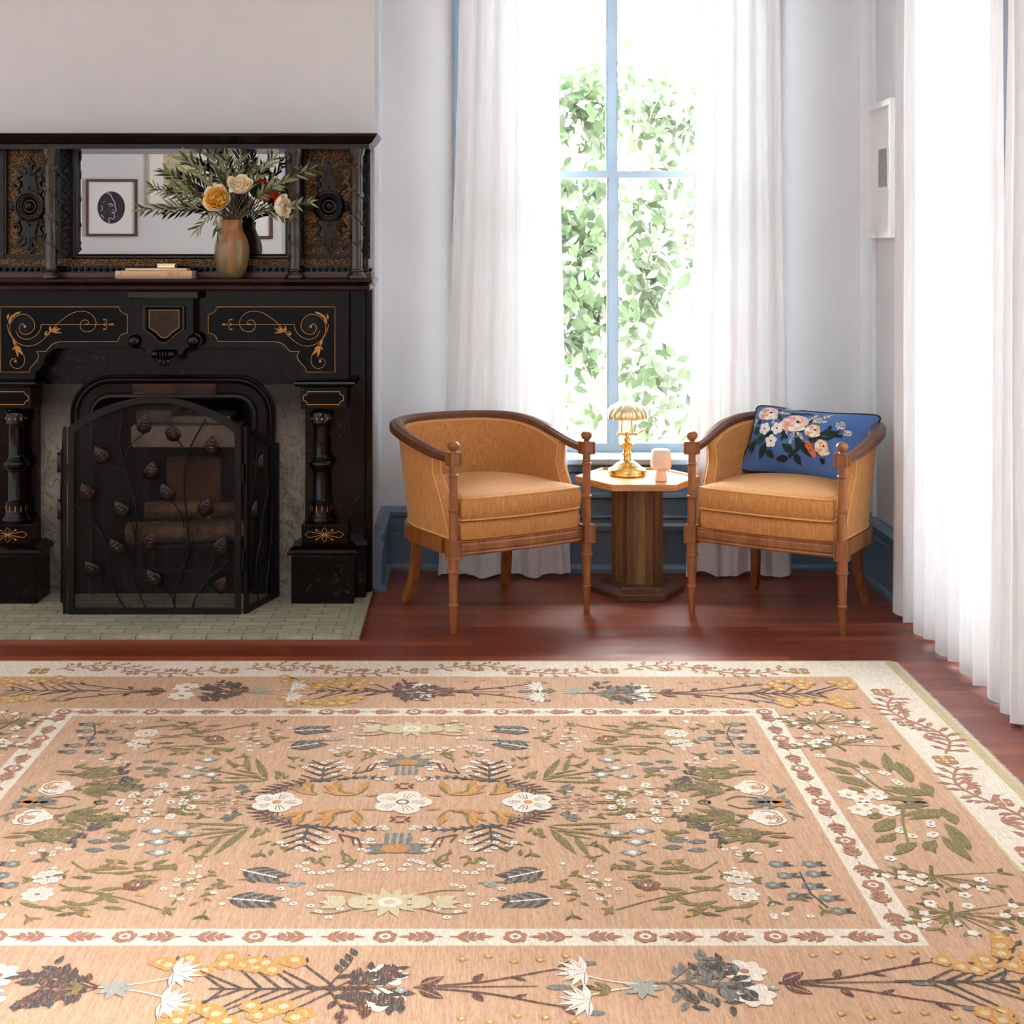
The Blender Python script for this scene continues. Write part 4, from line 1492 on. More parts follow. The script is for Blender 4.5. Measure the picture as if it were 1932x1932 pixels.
ch = make_chair('ochre velvet barrel armchair with empty seat beside the fireplace')
ch2 = copy_tree(ch)
ch2['label'] = 'ochre velvet barrel armchair holding the blue floral pillow'
ch.location = (.18, 5.20, 0); ch.rotation_euler.z = math.atan2(.288, .5003)
ch2.location = (1.076, 5.185, 0); ch2.rotation_euler.z = math.atan2(-.323, .5096)

# ------------------------------------------------------------------ side table
TX, TY = .663, 5.68
tb = thing('side_table', (TX, TY, 0), 'low hexagonal wooden pedestal table between the two armchairs', 'side table')


def hexa(r, rot=0): return [(TX + r * math.cos(rot + PI / 3 * k), TY + r * math.sin(rot + PI / 3 * k)) for k in range(6)]


def hex_loft(b, rz):
    vs = []
    for r, z in rz: vs += [(x, y, z) for x, y in hexa(r)]
    fs = [(k * 6 + i, k * 6 + (i + 1) % 6, (k + 1) * 6 + (i + 1) % 6, (k + 1) * 6 + i) for k in range(len(rz) - 1) for i in range(6)]
    fs += [list(range(5, -1, -1)), [(len(rz) - 1) * 6 + i for i in range(6)]]
    b.add(vs, fs)


b = MB(); hex_loft(b, [(.183, 0), (.188, .002), (.188, .022), (.184, .026), (.150, .040), (.148, .046), (.110, .048)])
b.build('base', MT['table_dark'], tb)
b = MB(); hex_loft(b, [(.100, .047), (.100, .44)])
ped = b.build('pedestal', MT['table_panel'], tb)
for k in range(6):
    b = MB()
    a = PI / 3 * k
    for s in (-1, 1):
        a1 = a + s * PI / 3
        p = Vector((math.cos(a), math.sin(a), 0)) * .103; q = Vector((math.cos(a1), math.sin(a1), 0)) * .103
        d = (q - p).normalized(); nrm = Vector((d.y, -d.x, 0)) * (1 if s > 0 else -1)
        c = Vector((TX, TY, 0)) + p
        w = .026; th = .006
        pts = [c, c + d * w, c + d * w - nrm * th, c - nrm * th]
        pts = [c + nrm * .001, c + d * w + nrm * .001, c + d * (w + .003) - nrm * th, c - nrm * th]
        b.add([(v.x, v.y, z) for z in (.047, .44) for v in pts], [(0, 1, 5, 4), (1, 2, 6, 5), (2, 3, 7, 6), (3, 0, 4, 7), (0, 3, 2, 1), (4, 5, 6, 7)])
    b.build('corner_post', MT['table_wood'], ped)
b = MB(); hex_loft(b, [(.150, .436), (.150, .441), (.248, .441), (.252, .444), (.252, .465), (.250, .468), (.240, .468), (.238, .466), (.234, .460), (.001, .460)])
b.build('table_top', MT['table_top'], tb)

# brass lamp
LX, LY, LZ = .630, 5.755, .4603
lp = thing('desk_lamp', (LX, LY, LZ), 'polished brass lamp with scalloped shade on the side table', 'lamp')
b = MB(); b.lathe([(.076, 0), (.079, .003), (.0785, .022), (.074, .027), (.060, .031), (.056, .036), (.044, .046), (.032, .054), (.024, .058)], LX, LY, 40, LZ)
b.build('base', MT['brass'], lp)
b = MB(); b.lathe([(.024, .058), (.02, .064), (.0165, .07), (.0165, .082), (.019, .088), (.016, .094), (.0155, .104), (.019, .112), (.026, .119), (.028, .124), (.024, .13), (.013, .135), (.0125, .148), (.015, .152), (.009, .156), (.0085, .170), (.011, .174), (.004, .177)], LX, LY, 28, LZ)
b.tube([(LX - .032, LY, LZ + .166), (LX + .036, LY, LZ + .166)], .0055, 10)
b.sphere((LX - .034, LY, LZ + .166), .008, 10); b.sphere((LX + .038, LY, LZ + .166), .008, 10)
b.build('stem', MT['brass'], lp)
for s in (-.023, .022):
    b = MB(); b.tube([(LX + s, LY, LZ + .168), (LX + s * .8, LY, LZ + .24)], .0042, 8)
    b.build('upright', MT['brass'], lp)
b = MB(); b.tube([(LX + .036, LY, LZ + .166), (LX + .046, LY - .004, LZ + .17), (LX + .064, LY - .008, LZ + .184)], .0035, 8); b.sphere((LX + .065, LY - .008, LZ + .185), .005, 8)
b.build('knob', MT['brass'], lp)
b = MB()
for k in range(14): b.sphere((LX - .034, LY - .004, LZ + .235 - k * .0052), .0019, 5)
b.build('pull_chain', MT['brass'], lp)
b = MB()
fl = lambda a, k: 1 + .085 * abs(math.cos(a * 7)) ** .6 * min(1, .25 + k * .12)
b.lathe([(.002, .300), (.02, .2995), (.036, .296), (.052, .289), (.066, .278), (.076, .264), (.080, .25), (.081, .238), (.079, .231), (.077, .231), (.078, .238), (.077, .25), (.073, .264), (.063, .275), (.05, .286), (.034, .293), (.002, .297)], LX, LY, 112, LZ, True, None, fl)
b.sphere((LX, LY, LZ + .301), .008, 10, (1, 1, .7))
b.build('lamp_shade', MT['brass_satin'], lp)

# mushroom lamp
QX, QY, QZ = .748, 5.60, .4603
mp = thing('table_lamp', (QX, QY, QZ), 'small cream mushroom shaped lamp on the side table', 'lamp')
MT['cream'] = plain('matte_cream', srgb(238, 214, 196), .5, vary=.02)
b = MB(); b.lathe([(.022, 0), (.0245, .002), (.0245, .012), (.020, .034), (.019, .046)], QX, QY, 32, QZ); b.build('base', MT['cream'], mp)
b = MB(); b.lathe([(.019, .046), (.034, .048), (.0405, .054), (.042, .062), (.0405, .09), (.037, .118), (.034, .124), (.026, .1275), (.001, .128)], QX, QY, 36, QZ)
b.build('lamp_shade', MT['cream'], mp)

# ------------------------------------------------------------------ blue floral pillow
pa, pb_, pc_, pd_ = P(1427, 762, 5.725), P(1668, 782, 5.42), P(1612, 915, 5.375), P(1391, 889, 5.645)
pn = ((pb_ - pa).cross(pd_ - pa)).normalized()
if pn.y > 0: pn = -pn


def pil(u, v, h, side=1):
    """u,v in 0..1 from upper left; h outwards"""
    eu, ev = min(u, 1 - u), min(v, 1 - v)
    pinch = .035 * (math.sin(PI * u) * (1 if False else 1))
    cu_ = u + .0; cv = v
    # edges bow in slightly between the corners
    bow_v = (.5 - cv) * 2 * .05 * math.sin(PI * u)
    bow_u = (.5 - cu_) * 2 * .035 * math.sin(PI * v)
    k_ = .024 * (abs(2 * u - 1) ** 9) * (abs(2 * v - 1) ** 9)
    uu = cu_ + bow_u + (.5 - u) * 2 * k_; vv = cv + bow_v + (.5 - v) * 2 * k_ * 1.6
    p = pa * (1 - uu) * (1 - vv) + pb_ * uu * (1 - vv) + pc_ * uu * vv + pd_ * (1 - uu) * vv
    prof = (max(0, math.sin(PI * u)) ** .62) * (max(0, math.sin(PI * v)) ** .62)
    bulge = .078 * prof
    wr = .004 * noise.noise(Vector((u * 5, v * 4, side * 3))) * prof
    return p + pn * (side * (bulge + wr) + h)


pl = thing('throw_pillow', (pc_ + pd_) / 2, 'blue lumbar pillow with embroidered flowers on the right armchair', 'pillow')
t = NT('blue_cotton')
t.col(t.ramp(t.noise(3, 4, .5), [(.35, srgb(60, 98, 164)), (.7, srgb(90, 134, 196))]))
t.bump(t.noise(220, 2), .15, .001)
MT['blue_cotton'] = t.set(Roughness=.85, Sheen_Weight=.2)
b = MB()
b.grid(lambda u, v: pil(u, v, 0, 1), 40, 28); b.grid(lambda u, v: pil(u, v, 0, -1), 40, 28)
front = b.build('cover', MT['blue_cotton'], pl)
b = MB()
rim = [pil(k / 40, 0, 0) for k in range(41)] + [pil(1, k / 28, 0) for k in range(1, 29)] + [pil(1 - k / 40, 1, 0) for k in range(1, 41)] + [pil(0, 1 - k / 28, 0) for k in range(1, 29)]
b.tube(rim, .0038, 7)
b.build('navy_piping', plain('navy_piping', srgb(24, 30, 52), .8), pl)

ecol = {'pink': srgb(240, 206, 190), 'rose': srgb(226, 160, 138), 'white': srgb(244, 240, 230), 'cream': srgb(240, 208, 156), 'peach': srgb(228, 170, 122), 'coral': srgb(226, 124, 70),
        'green': srgb(34, 66, 52), 'dkgreen': srgb(22, 44, 42), 'navy': srgb(22, 30, 56), 'bead': srgb(228, 200, 140), 'bead2': srgb(250, 240, 214), 'brown': srgb(50, 34, 26)}
emats = [plain('thread_' + k, c, .8, vary=.1, scale=60, bump=.3, bscale=300) for k, c in ecol.items()]
eidx = {k: i for i, k in enumerate(ecol)}
# pixel -> (u,v) of the pillow front by inverting the quad
import itertools
Q = [(1427, 762), (1670, 784), (1620, 915), (1391, 889)]


def px_uv(px, py):
    u, v = .5, .5
    for _ in range(12):
        f = lambda u, v: tuple(Q[0][i] * (1 - u) * (1 - v) + Q[1][i] * u * (1 - v) + Q[2][i] * u * v + Q[3][i] * (1 - u) * v for i in (0, 1))
        x, y = f(u, v)
        xu, yu = f(u + .01, v); xv, yv = f(u, v + .01)
        a, c, b_, d = (xu - x) * 100, (yu - y) * 100, (xv - x) * 100, (yv - y) * 100
        det = a * d - b_ * c
        ex, ey = px - x, py - y
        u += (ex * d - ey * b_) / det; v += (a * ey - c * ex) / det
    return u, v


def esurf(px, py, h):
    u, v = px_uv(px, py)
    return pil(min(.995, max(.005, u)), min(.995, max(.005, v)), h, 1)


b = MB()
d = Draw(b, esurf, eidx, .0014, .00004, 2)
rp = random.Random(4); random.seed(4)
cz = lambda x, y: (1400 + x * .15528, 740 + y * .15528)  # zoomed crop -> photo
d.xf = cz
for pts in ([(490, 300), (560, 390)], [(250, 380), (190, 395)], [(560, 560), (620, 560)], [(760, 600), (830, 520)], [(20, 690), (120, 650), (190, 620)], [(120, 650), (90, 740)], [(160, 640), (140, 750)],
            [(1070, 600), (1180, 510)], [(1180, 510), (1190, 480)], [(1090, 575), (1340, 600)], [(1140, 540), (1290, 560)], [(1000, 630), (1180, 640), (1240, 600)], [(960, 630), (965, 700)], [(1000, 630), (1030, 700)],
            [(650, 870), (730, 820), (850, 730)], [(600, 580), (575, 650)], [(600, 590), (650, 640)], [(340, 660), (400, 560)], [(330, 580), (430, 545)], [(900, 420), (960, 380)], [(1060, 880), (1090, 940)]):
    d.line(pts, 7, 'dkgreen' if pts[0][0] not in (490,) else 'green')
for (x, y, a, L, W) in ((330, 570, 2.55, 200, 110), (240, 490, 3.0, 130, 110), (340, 670, 2.0, 220, 110), (350, 770, .75, 150, 90), (330, 765, 2.05, 90, 40), (650, 880, 3.1, 180, 90), (725, 820, -2.5, 190, 110), (735, 830, 1.15, 150, 100),
                        (850, 690, 1.1, 210, 120), (850, 700, 2.5, 120, 120), (760, 640, .8, 120, 90), (480, 210, .4, 60, 40), (500, 250, -1.9, 50, 50), (1100, 600, 1.2, 60, 24), (1150, 590, 1.2, 60, 24), (1200, 590, 1.2, 50, 24),
                        (720, 275, .15, 120, 26), (600, 290, -.2, 140, 26), (660, 260, .5, 120, 26), (760, 290, -.15, 160, 26), (840, 275, .1, 140, 26)):
    d.leaf(x, y, a, L, W, 'dkgreen' if y > 600 else 'green')
for (x, y, s) in ((90, 740, 22), (140, 760, 22), (20, 765, 14), (575, 645, 24), (650, 635, 20), (1190, 490, 26), (1290, 555, 24), (1080, 920, 24), (1110, 900, 16), (850, 560, 16), (310, 370, 16), (610, 320, 14)):
    for a in (-2.4, -1.6, -.8, 2.2): d.leaf(x, y, a, s * 1.4, s * .7, 'navy')
def rose(x, y, rx, ry, c1, c2, cc):
    d.ell(x, y, rx, ry, c1, -.15, 22, .06)
    for k in range(7):
        a = k * .95 + .5
        r = .78 - k * .07
        arc = [(x + rx * r * math.cos(a + t * 1.5 / 8), y + ry * r * math.sin(a + t * 1.5 / 8)) for t in range(9)]
        d.line(arc, ry * .16, c2 if k % 2 else 'white', ry * .05)
    d.ell(x + rx * .28, y - ry * .12, rx * .13, ry * .17, cc, .2, 10)
rose(350, 278, 150, 84, 'pink', 'rose', 'navy')
rose(730, 430, 190, 116, 'pink', 'rose', 'navy')
d.ell(610, 440, 70, 40, 'rose', .3, 12); d.ell(570, 440, 40, 40, 'pink', .3, 12)
rose(985, 540, 100, 84, 'cream', 'peach', 'brown')
rose(1100, 750, 86, 92, 'peach', 'cream', 'brown')
for (x, y, r, a0) in ((315, 490, 82, .2), (503, 500, 84, .6), (425, 665, 84, 1.0)):
    d.flower(x, y, r, 5, 'white', 'brown', .16, a0)
for (x0_, y0_, x1_, y1_, w) in ((180, 360, 140, 440, 40), (490, 310, 430, 450, 52), (520, 270, 680, 300, 34), (930, 400, 1020, 310, 52), (1000, 400, 1200, 310, 52), (990, 430, 1160, 420, 44), (640, 510, 680, 610, 50), (760, 600, 700, 730, 60), (810, 590, 890, 680, 56)):
    n = int(math.hypot(x1_ - x0_, y1_ - y0_) / 9)
    for k in range(n):
        t = k / n
        wd = w * math.sin(PI * (.15 + .8 * t)) * .5
        for q in range(3):
            d.ell(x0_ + (x1_ - x0_) * t + rp.uniform(-wd, wd), y0_ + (y1_ - y0_) * t + rp.uniform(-wd, wd), 8, 5, 'bead' if rp.random() < .6 else 'bead2', rp.uniform(0, 3), 6)
for (x, y, r) in ((1335, 480, 66), (1420, 575, 50)):
    for k in range(70):
        a = rp.uniform(0, 6.28); q = r * rp.random() ** .5
        d.ell(x + q * math.cos(a), y + q * math.sin(a) * .8, 8, 5, 'bead' if rp.random() < .5 else 'bead2', a, 6)
for k in range(130):
    t = rp.random(); a = rp.uniform(-1, 1)
    d.ell(950 + 70 * t + a * 48 * math.sin(PI * (.2 + .7 * t)), 710 + 185 * t + rp.uniform(-6, 6), 11, 7, 'coral', rp.uniform(0, 3), 7)
d.ell(720, 243, 110, 12, 'cream', .05, 12)
b.build('embroidery', emats, front, recalc=False)

# ------------------------------------------------------------------ vase and flowers
VX, VY, VZ = -.938, 5.455, 1.2705
t = NT('drip_glazed_pottery')
n1 = t.noise(2.2, 5, .6, t.coords((26, 26, 5)), .4)
sp_ = t.new('ShaderNodeSeparateXYZ'); t.l.new(t.tc.outputs['Object'], sp_.inputs[0])
m = t.new('ShaderNodeMath', operation='MULTIPLY'); t.l.new(sp_.outputs[2], m.inputs[0]); m.inputs[1].default_value = 1.6
ad = t.new('ShaderNodeMath', operation='ADD'); t.l.new(m.outputs[0], ad.inputs[0]); t.l.new(n1, ad.inputs[1])
gc = t.ramp(ad.outputs[0], [(.46, srgb(92, 94, 72)), (.60, srgb(124, 106, 68)), (.74, srgb(166, 98, 50)), (.95, srgb(168, 102, 44))])
dr = t.noise(2.0, 3, .5, t.coords((44, 44, 4)), .3)
t.col(t.mix(t.ramp(dr, [(.47, (0, 0, 0)), (.56, (.75, .75, .75))]), gc, srgb(118, 104, 64)))
MT['glaze'] = t.set(Roughness=.28, Coat_Weight=.3)
b = MB()
b.lathe([(.040, 0), (.044, .002), (.051, .018), (.060, .05), (.0668, .085), (.0672, .115), (.0640, .138), (.055, .162), (.046, .180), (.0405, .195), (.039, .205), (.041, .217), (.043, .226), (.040, .2265), (.036, .205), (.037, .195), (.05, .16), (.06, .115), (.045, .02), (.001, .012)], VX, VY, 44, VZ)
tag(b.build('vase', MT['glaze'], org=(VX, VY, VZ)), 'brown and green drip glazed pottery vase on the mantel', 'vase')

MT['olive_a'] = leaf_mat('olive_leaf_green', srgb(122, 132, 98), srgb(154, 162, 122), .1)
MT['olive_b'] = leaf_mat('olive_leaf_dark', srgb(58, 68, 50), srgb(86, 98, 70), .1)
MT['twig'] = plain('olive_twig', srgb(104, 92, 64), .8)
NECK = Vector((VX, VY, VZ + .20))


def branch(tip, mid, label, n, L, seed, start=None):
    rnd = random.Random(seed)
    a = Vector((VX + (tip.x - VX) * .05, VY + (tip.y - VY) * .05, VZ + .03)); k = NECK + Vector(((tip.x - VX) * .06, (tip.y - VY) * .06, .02))
    k.x = max(VX - .03, min(VX + .03, k.x)); k.y = max(VY - .03, min(VY + .03, k.y))
    e = thing('olive_branch', k, label, 'branch', 'olive branches in the vase')
    pts = interp([a, k, mid, tip], 10)
    b = MB(); b.tube(pts, [.003 - .002 * i / len(pts) for i in range(len(pts))], 6)
    b.build('twig', MT['twig'], e)
    b = MB()
    m0 = 18
    for i in range(n):
        t = m0 + (len(pts) - 1 - m0) * (i + .5) / n
        i0 = int(t); f = t - i0
        p = pts[i0].lerp(pts[min(i0 + 1, len(pts) - 1)], f)
        d = (pts[min(i0 + 1, len(pts) - 1)] - pts[i0 - 1]).normalized()
        for sg in (-1, 1):
            r = Vector((rnd.uniform(-1, 1), rnd.uniform(-1, .3), rnd.uniform(-1, 1)))
            sd = d.cross(Vector((0, 1, 0))).normalized() * sg
            dr = d * .85 + sd * rnd.uniform(.35, .8) + r * .25
            b.m = 0 if rnd.random() < .55 else 1
            ln = L * .9 * rnd.uniform(.7, 1.15)
            bent_leaf(b, p, dr, Vector((rnd.uniform(-.5, .5), -1, rnd.uniform(-.3, .8))), ln, ln * .185, .1)
    b.m = 0
    bent_leaf(b, pts[-1] - (pts[-1] - pts[-2]) * .5, pts[-1] - pts[-3], Vector((0, -1, .2)), L * .8, L * .17, .05)
    b.build('leaves', [MT['olive_a'], MT['olive_b']], e, recalc=False)


branch(P(268, 396, 5.42), P(360, 392, 5.44), 'long olive branch reaching far left and level across the mirror', 15, .058, 1)
branch(P(290, 355, 5.47), P(350, 375, 5.46), 'thin olive branch ending left of the portrait reflection', 11, .05, 2)
branch(P(312, 325, 5.50), P(365, 355, 5.47), 'olive branch rising to the upper left', 13, .06, 3)
branch(P(350, 300, 5.46), P(395, 345, 5.45), 'dense olive branch rising left behind the orange rose', 14, .065, 4)
branch(P(400, 292, 5.50), P(420, 345, 5.47), 'upright olive branch left of the upper cream rose', 12, .06, 5)
branch(P(455, 290, 5.50), P(445, 345, 5.47), 'upright olive branch right behind the upper cream rose', 12, .06, 6)
branch(P(515, 300, 5.46), P(475, 350, 5.46), 'olive branch rising to the upper right', 13, .06, 7)
branch(P(584, 318, 5.40), P(500, 362, 5.42), 'long olive branch crossing in front of the inner turned column', 15, .055, 8)
branch(P(585, 380, 5.42), P(520, 395, 5.42), 'olive branch reaching right below the red flower', 11, .045, 9)
branch(P(372, 432, 5.36), P(400, 405, 5.38), 'short olive sprig drooping down on the left of the vase', 6, .055, 10)
branch(P(412, 440, 5.37), P(408, 408, 5.38), 'smallest olive sprig hanging against the left vase shoulder', 4, .05, 11)
branch(P(545, 410, 5.47), P(490, 398, 5.45), 'bushy olive branch low on the right over the vase rim', 12, .045, 12)
branch(P(330, 350, 5.44), P(380, 375, 5.44), 'olive branch between the long level branch and the orange rose', 13, .055, 13)
branch(P(480, 315, 5.52), P(460, 360, 5.49), 'olive branch at the back centre right', 12, .055, 14)
branch(P(425, 300, 5.40), P(428, 350, 5.42), 'olive branch at the front centre above the orange rose', 10, .06, 15)
branch(P(545, 335, 5.50), P(490, 370, 5.49), 'olive branch behind the red flower', 13, .055, 16)


def rose3d(c, face, r, label, cols, seed, name='rose', openness=1.0):
    rnd = random.Random(seed)
    face = face.normalized()
    q = face.to_track_quat('Z', 'Y').to_matrix().to_4x4()
    e = thing(name, NECK, label, 'flower', 'garden roses in the vase' if name == 'rose' else None)
    b = MB(); bi = MB()
    layers = [(5, 1.02, .92, 0), (6, .90, .95, 0), (7, .80, .90, 1), (7, .69, .88, 1), (7, .58, .86, 1), (6, .47, .85, 1), (6, .36, .84, 1), (5, .25, .84, 1), (4, .13, .84, 1)]
    for li, (n, rr, hh, inner) in enumerate(layers):
        for k in range(n):
            a = 2 * PI * (k + .37 * li) / n + rnd.uniform(-.1, .1)
            wdt = 1.25 * 2 * PI / n * .75
            tgt = bi if inner else b
            j = rnd.uniform(-.04, .04)
            def fn(u, v):
                th = a + (u - .5) * wdt * (1 if li < 6 else 1.4)
                edge = 1 - .22 * (abs(u - .5) * 2) ** 2.4
                vv = v * edge
                rad = r * (rr + j) * (.25 + .75 * min(1, vv * 1.35) ** .6) * (1 + (.12 * openness * max(0, vv - .75) * 4 if li < 3 else 0)) * (1 - .03 * math.sin(u * 9 + k))
                h = r * (-.75 + (1.05 * hh + .015 * li) * vv ** 1.25)
                p = Vector((rad * math.cos(th), rad * math.sin(th), h))
                return c + (q @ p)
            tgt.grid(fn, 6, 6)
    b.build('outer_petals', cols[0], e, recalc=False, solid=.0008)
    bi.build('inner_petals', cols[1], e, recalc=False, solid=.0008)
    b = MB()
    base = c - face * r * .75
    k = NECK + Vector(((c.x - VX) * .12, (c.y - VY) * .12, .02))
    b.tube(interp([Vector((VX, VY, VZ + .03)), k, (k + base) / 2 + Vector((0, 0, .012)), base, base + face * r * .2], 7), .003, 7)
    for a in range(5):
        bent_leaf(b, base + face * .004, q @ Vector((math.cos(a * 1.256), math.sin(a * 1.256), .3)), q @ Vector((0, 0, -1)), r * .8, r * .25, .2)
    b.build('stalk', MT['olive_b'], e)


MT['petal_cream'] = leaf_mat('cream_petal', srgb(255, 238, 200), srgb(255, 246, 222), .06, 40)
MT['petal_pale'] = leaf_mat('pale_cream_petal', srgb(255, 240, 204), srgb(255, 248, 226), .06, 40)
MT['petal_gold'] = leaf_mat('golden_petal', srgb(255, 184, 44), srgb(255, 226, 128), .08, 60)
MT['petal_peach'] = leaf_mat('peach_petal', srgb(255, 226, 170), srgb(255, 242, 206), .06, 50)
MT['petal_red'] = leaf_mat('orange_red_petal', srgb(200, 52, 22), srgb(226, 86, 36), .3)
rose3d(P(409, 374, 5.36), Vector((-.2, -1, .25)), .049, 'open cream rose with golden orange heart', (MT['petal_cream'], MT['petal_gold']), 1)
rose3d(P(452, 347, 5.38), Vector((.15, -.75, .75)), .043, 'upper cream rose standing highest above the vase', (MT['petal_pale'], MT['petal_peach']), 2)
rose3d(P(535, 389, 5.43), Vector((1, -.35, .1)), .043, 'cream rose facing right beside the inner turned column', (MT['petal_pale'], MT['petal_peach']), 3)


def lily(c, face, r, label, seed):
    face = face.normalized()
    q = face.to_track_quat('Z', 'Y').to_matrix().to_4x4()
    e = thing('alstroemeria', NECK, label, 'flower', None)
    b = MB()
    for k in range(6):
        a = PI / 3 * k + seed
        def fn(u, v):
            w = math.sin(PI * min(1, v * .9 + .08)) ** .8 * .42
            rad = r * v * (1.0); h = r * (.9 * v ** .7 - .5 * v * v)
            th = a + (u - .5) * w * 2.0 / max(.25, v) * .5
            return c + q @ Vector((rad * math.cos(th), rad * math.sin(th), h - r * .4))
        b.grid(fn, 4, 6)
    b.build('petals', MT['petal_red'], e, recalc=False, solid=.0008)
    b = MB()
    base = c - face * r * .4
    k = NECK + Vector(((c.x - VX) * .12, (c.y - VY) * .12, .02))
    b.tube(interp([Vector((VX, VY, VZ + .03)), k, (k + base) / 2 + Vector((0, 0, .01)), base], 7), .002, 6)
    b.build('stalk', MT['olive_b'], e)


lily(P(520, 370, 5.50), Vector((.3, -.6, .5)), .038, 'orange red flower beside the right cream rose', .2)
lily(P(499, 371, 5.50), Vector((-.4, -.6, .1)), .034, 'orange red flower half hidden among leaves', .7)
lily(P(494, 344, 5.53), Vector((0, .5, .6)), .030, 'small red flower high at the back of the bouquet', .4)

# ------------------------------------------------------------------ books and trinket box on the mantel
MT['paper'] = plain('book_pages', srgb(236, 220, 190), .9, vary=.06, scale=90)


def book(x0, x1, y0, y1, z0, z1, mat, label, marks=None):
    e = thing('book', ((x0 + x1) / 2, (y0 + y1) / 2, z0), label, 'book', 'books lying on the mantel')
    b = MB()
    th = .0025
    n = 8
    sp = [(y0 + .004 - .004 * math.sin(PI * k / n), z0 + (z1 - z0) * k / n) for k in range(n + 1)]
    b.prism(sp + [(y1, z1), (y1, z1 - th), (y0 + .007, z1 - th), (y0 + .007, z0 + th), (y1, z0 + th), (y1, z0)], x0, x1, 'x')
    cv = b.build('cover', mat, e)
    b = MB(); b.box(x0 + .004, x1 - .004, y0 + .0075, y1 - .004, z0 + th, z1 - th)
    b.build('pages', MT['paper'], e)
    if marks:
        b = MB(); d = Draw(b, lambda x, z, h: Vector((x, y0 - h, z)), {'r': 0}, .0006)
        for (px, py0, py1, w) in marks:
            d.line([((px - 893) * y0 / F, 1.38 - (py0 - 472) * y0 / F), ((px - 893) * y0 / F, 1.38 - (py1 - 472) * y0 / F)], w, 'r')
        b.build('spine_lettering', plain('red_ink', srgb(176, 92, 66), .7), cv, recalc=False)


bx = lambda px: (px - 893) * 5.42 / F
MT['book_peach'] = plain('peach_book_cloth', srgb(222, 184, 148), .8, vary=.06, scale=40)
MT['book_cream'] = plain('cream_book_cloth', srgb(232, 214, 182), .8, vary=.06, scale=40)
rnd = random.Random(2)
marks = []
for x, a, c in ((317, 513, 522), (319, 514, 521), (321.5, 513, 522), (324, 513, 520), (327, 514, 521), (334, 513, 519), (337, 513, 521)):
    y = a
    while y < c:
        marks.append((x, y, y + rnd.uniform(.9, 1.8), .0022)); y += 2.2
marks.append((228, 514, 519, .0018))
book(bx(217), bx(362), 5.42, 5.525, 1.2705, 1.2995, MT['book_peach'], 'peach clothbound book with red spine lettering at the bottom of the stack', marks)
book(bx(235), bx(351), 5.43, 5.52, 1.300, 1.3095, MT['book_cream'], 'thin cream book lying on top of the peach book')
e = thing('trinket_box', (bx(310), 5.47, 1.31), 'small brass box on top of the cream book', 'box')
b = MB(); b.bbox(bx(293), bx(327), 5.45, 5.49, 1.310, 1.322, .003); b.build('body', MT['brass_satin'], e)
b = MB(); b.bbox(bx(292.5), bx(327.5), 5.449, 5.491, 1.3222, 1.3275, .0015); b.build('lid', MT['brass_satin'], e)
# ------------------------------------------------------------------ curtains
MT['sheer'] = cloth('white_linen_sheer', (.82, .835, .85, 1), .028)
MT['sheer_back'] = cloth('white_sheer_linen', (.80, .815, .83, 1), .09)


def curtain(label, top, bot, z0, z1, nf, amp, seed, hem=.01, group=None, mat='sheer'):
    rnd = random.Random(seed)
    ph = [rnd.uniform(0, 6.28) for _ in range(6)]
    ta, tb_ = Vector((*top[0], 0)), Vector((*top[1], 0)); ba, bb_ = Vector((*bot[0], 0)), Vector((*bot[1], 0))
    nrm = (tb_ - ta).normalized().cross(Vector((0, 0, 1)))
    def fn(u, v):
        s = v ** 1.5
        a = ta.lerp(ba, s); c = tb_.lerp(bb_, s)
        uu = u + .018 * math.sin(u * 9 + ph[0] + v * 1.2) + .012 * math.sin(v * 3.1 + ph[4]) * math.sin(PI * u)
        p = a.lerp(c, uu)
        f = math.sin(2 * PI * nf * uu + ph[1] + .5 * math.sin(v * 2.3 + ph[2]))
        f = math.copysign(abs(f) ** .75, f)
        g = .45 * math.sin(2 * PI * nf * 2.3 * uu + ph[3] + v * 1.1) * (.6 + .4 * math.sin(v * 4 + ph[5]))
        k = .62 + .38 * v
        zz_ = z0 + hem * (.5 + .5 * math.sin(2 * PI * nf * .5 * u + ph[2]))
        p = p + nrm * (amp * k * (f * .75 + g * .4))
        wr = .0035 * noise.noise(Vector((u * 26, v * 5, seed)))
        return Vector((p.x, p.y, z1 + (zz_ - z1) * v)) + nrm * wr
    b = MB(); b.grid(fn, 190, 40)
    o = b.build('curtain', MT[mat], org=((ba.x + bb_.x) / 2, (ba.y + bb_.y) / 2, z0), recalc=False)
    return tag(o, label, 'curtain', group)


curtain('white sheer curtain on the left side of the back window', ((-.055, 5.905), (.357, 5.915)), ((-.14, 5.885), (.405, 5.895)), .008, 2.85, 5, .026, 11, .018, 'sheers at the back window', 'sheer_back')
curtain('white sheer curtain on the right side of the back window', ((.945, 5.915), (1.283, 5.905)), ((.885, 5.895), (1.335, 5.885)), .008, 2.85, 4.5, .026, 23, .022, 'sheers at the back window', 'sheer_back')
curtain('wide bright sheer curtain over the side window', ((1.606, 5.29), (1.600, 4.20)), ((1.600, 5.30), (1.592, 4.19)), .006, 2.95, 9, .032, 31, .02)
curtain('shaded grey sheer panel nearest the camera at the right edge', ((1.588, 4.17), (1.59, 3.5)), ((1.583, 4.16), (1.58, 3.49)), .004, 2.95, 7, .030, 47, .01)

# ------------------------------------------------------------------ framed pictures
DV = 13.63


def rear(px, py): return ((px - 893) * DV / F, 1.38 - (py - 472) * DV / F)


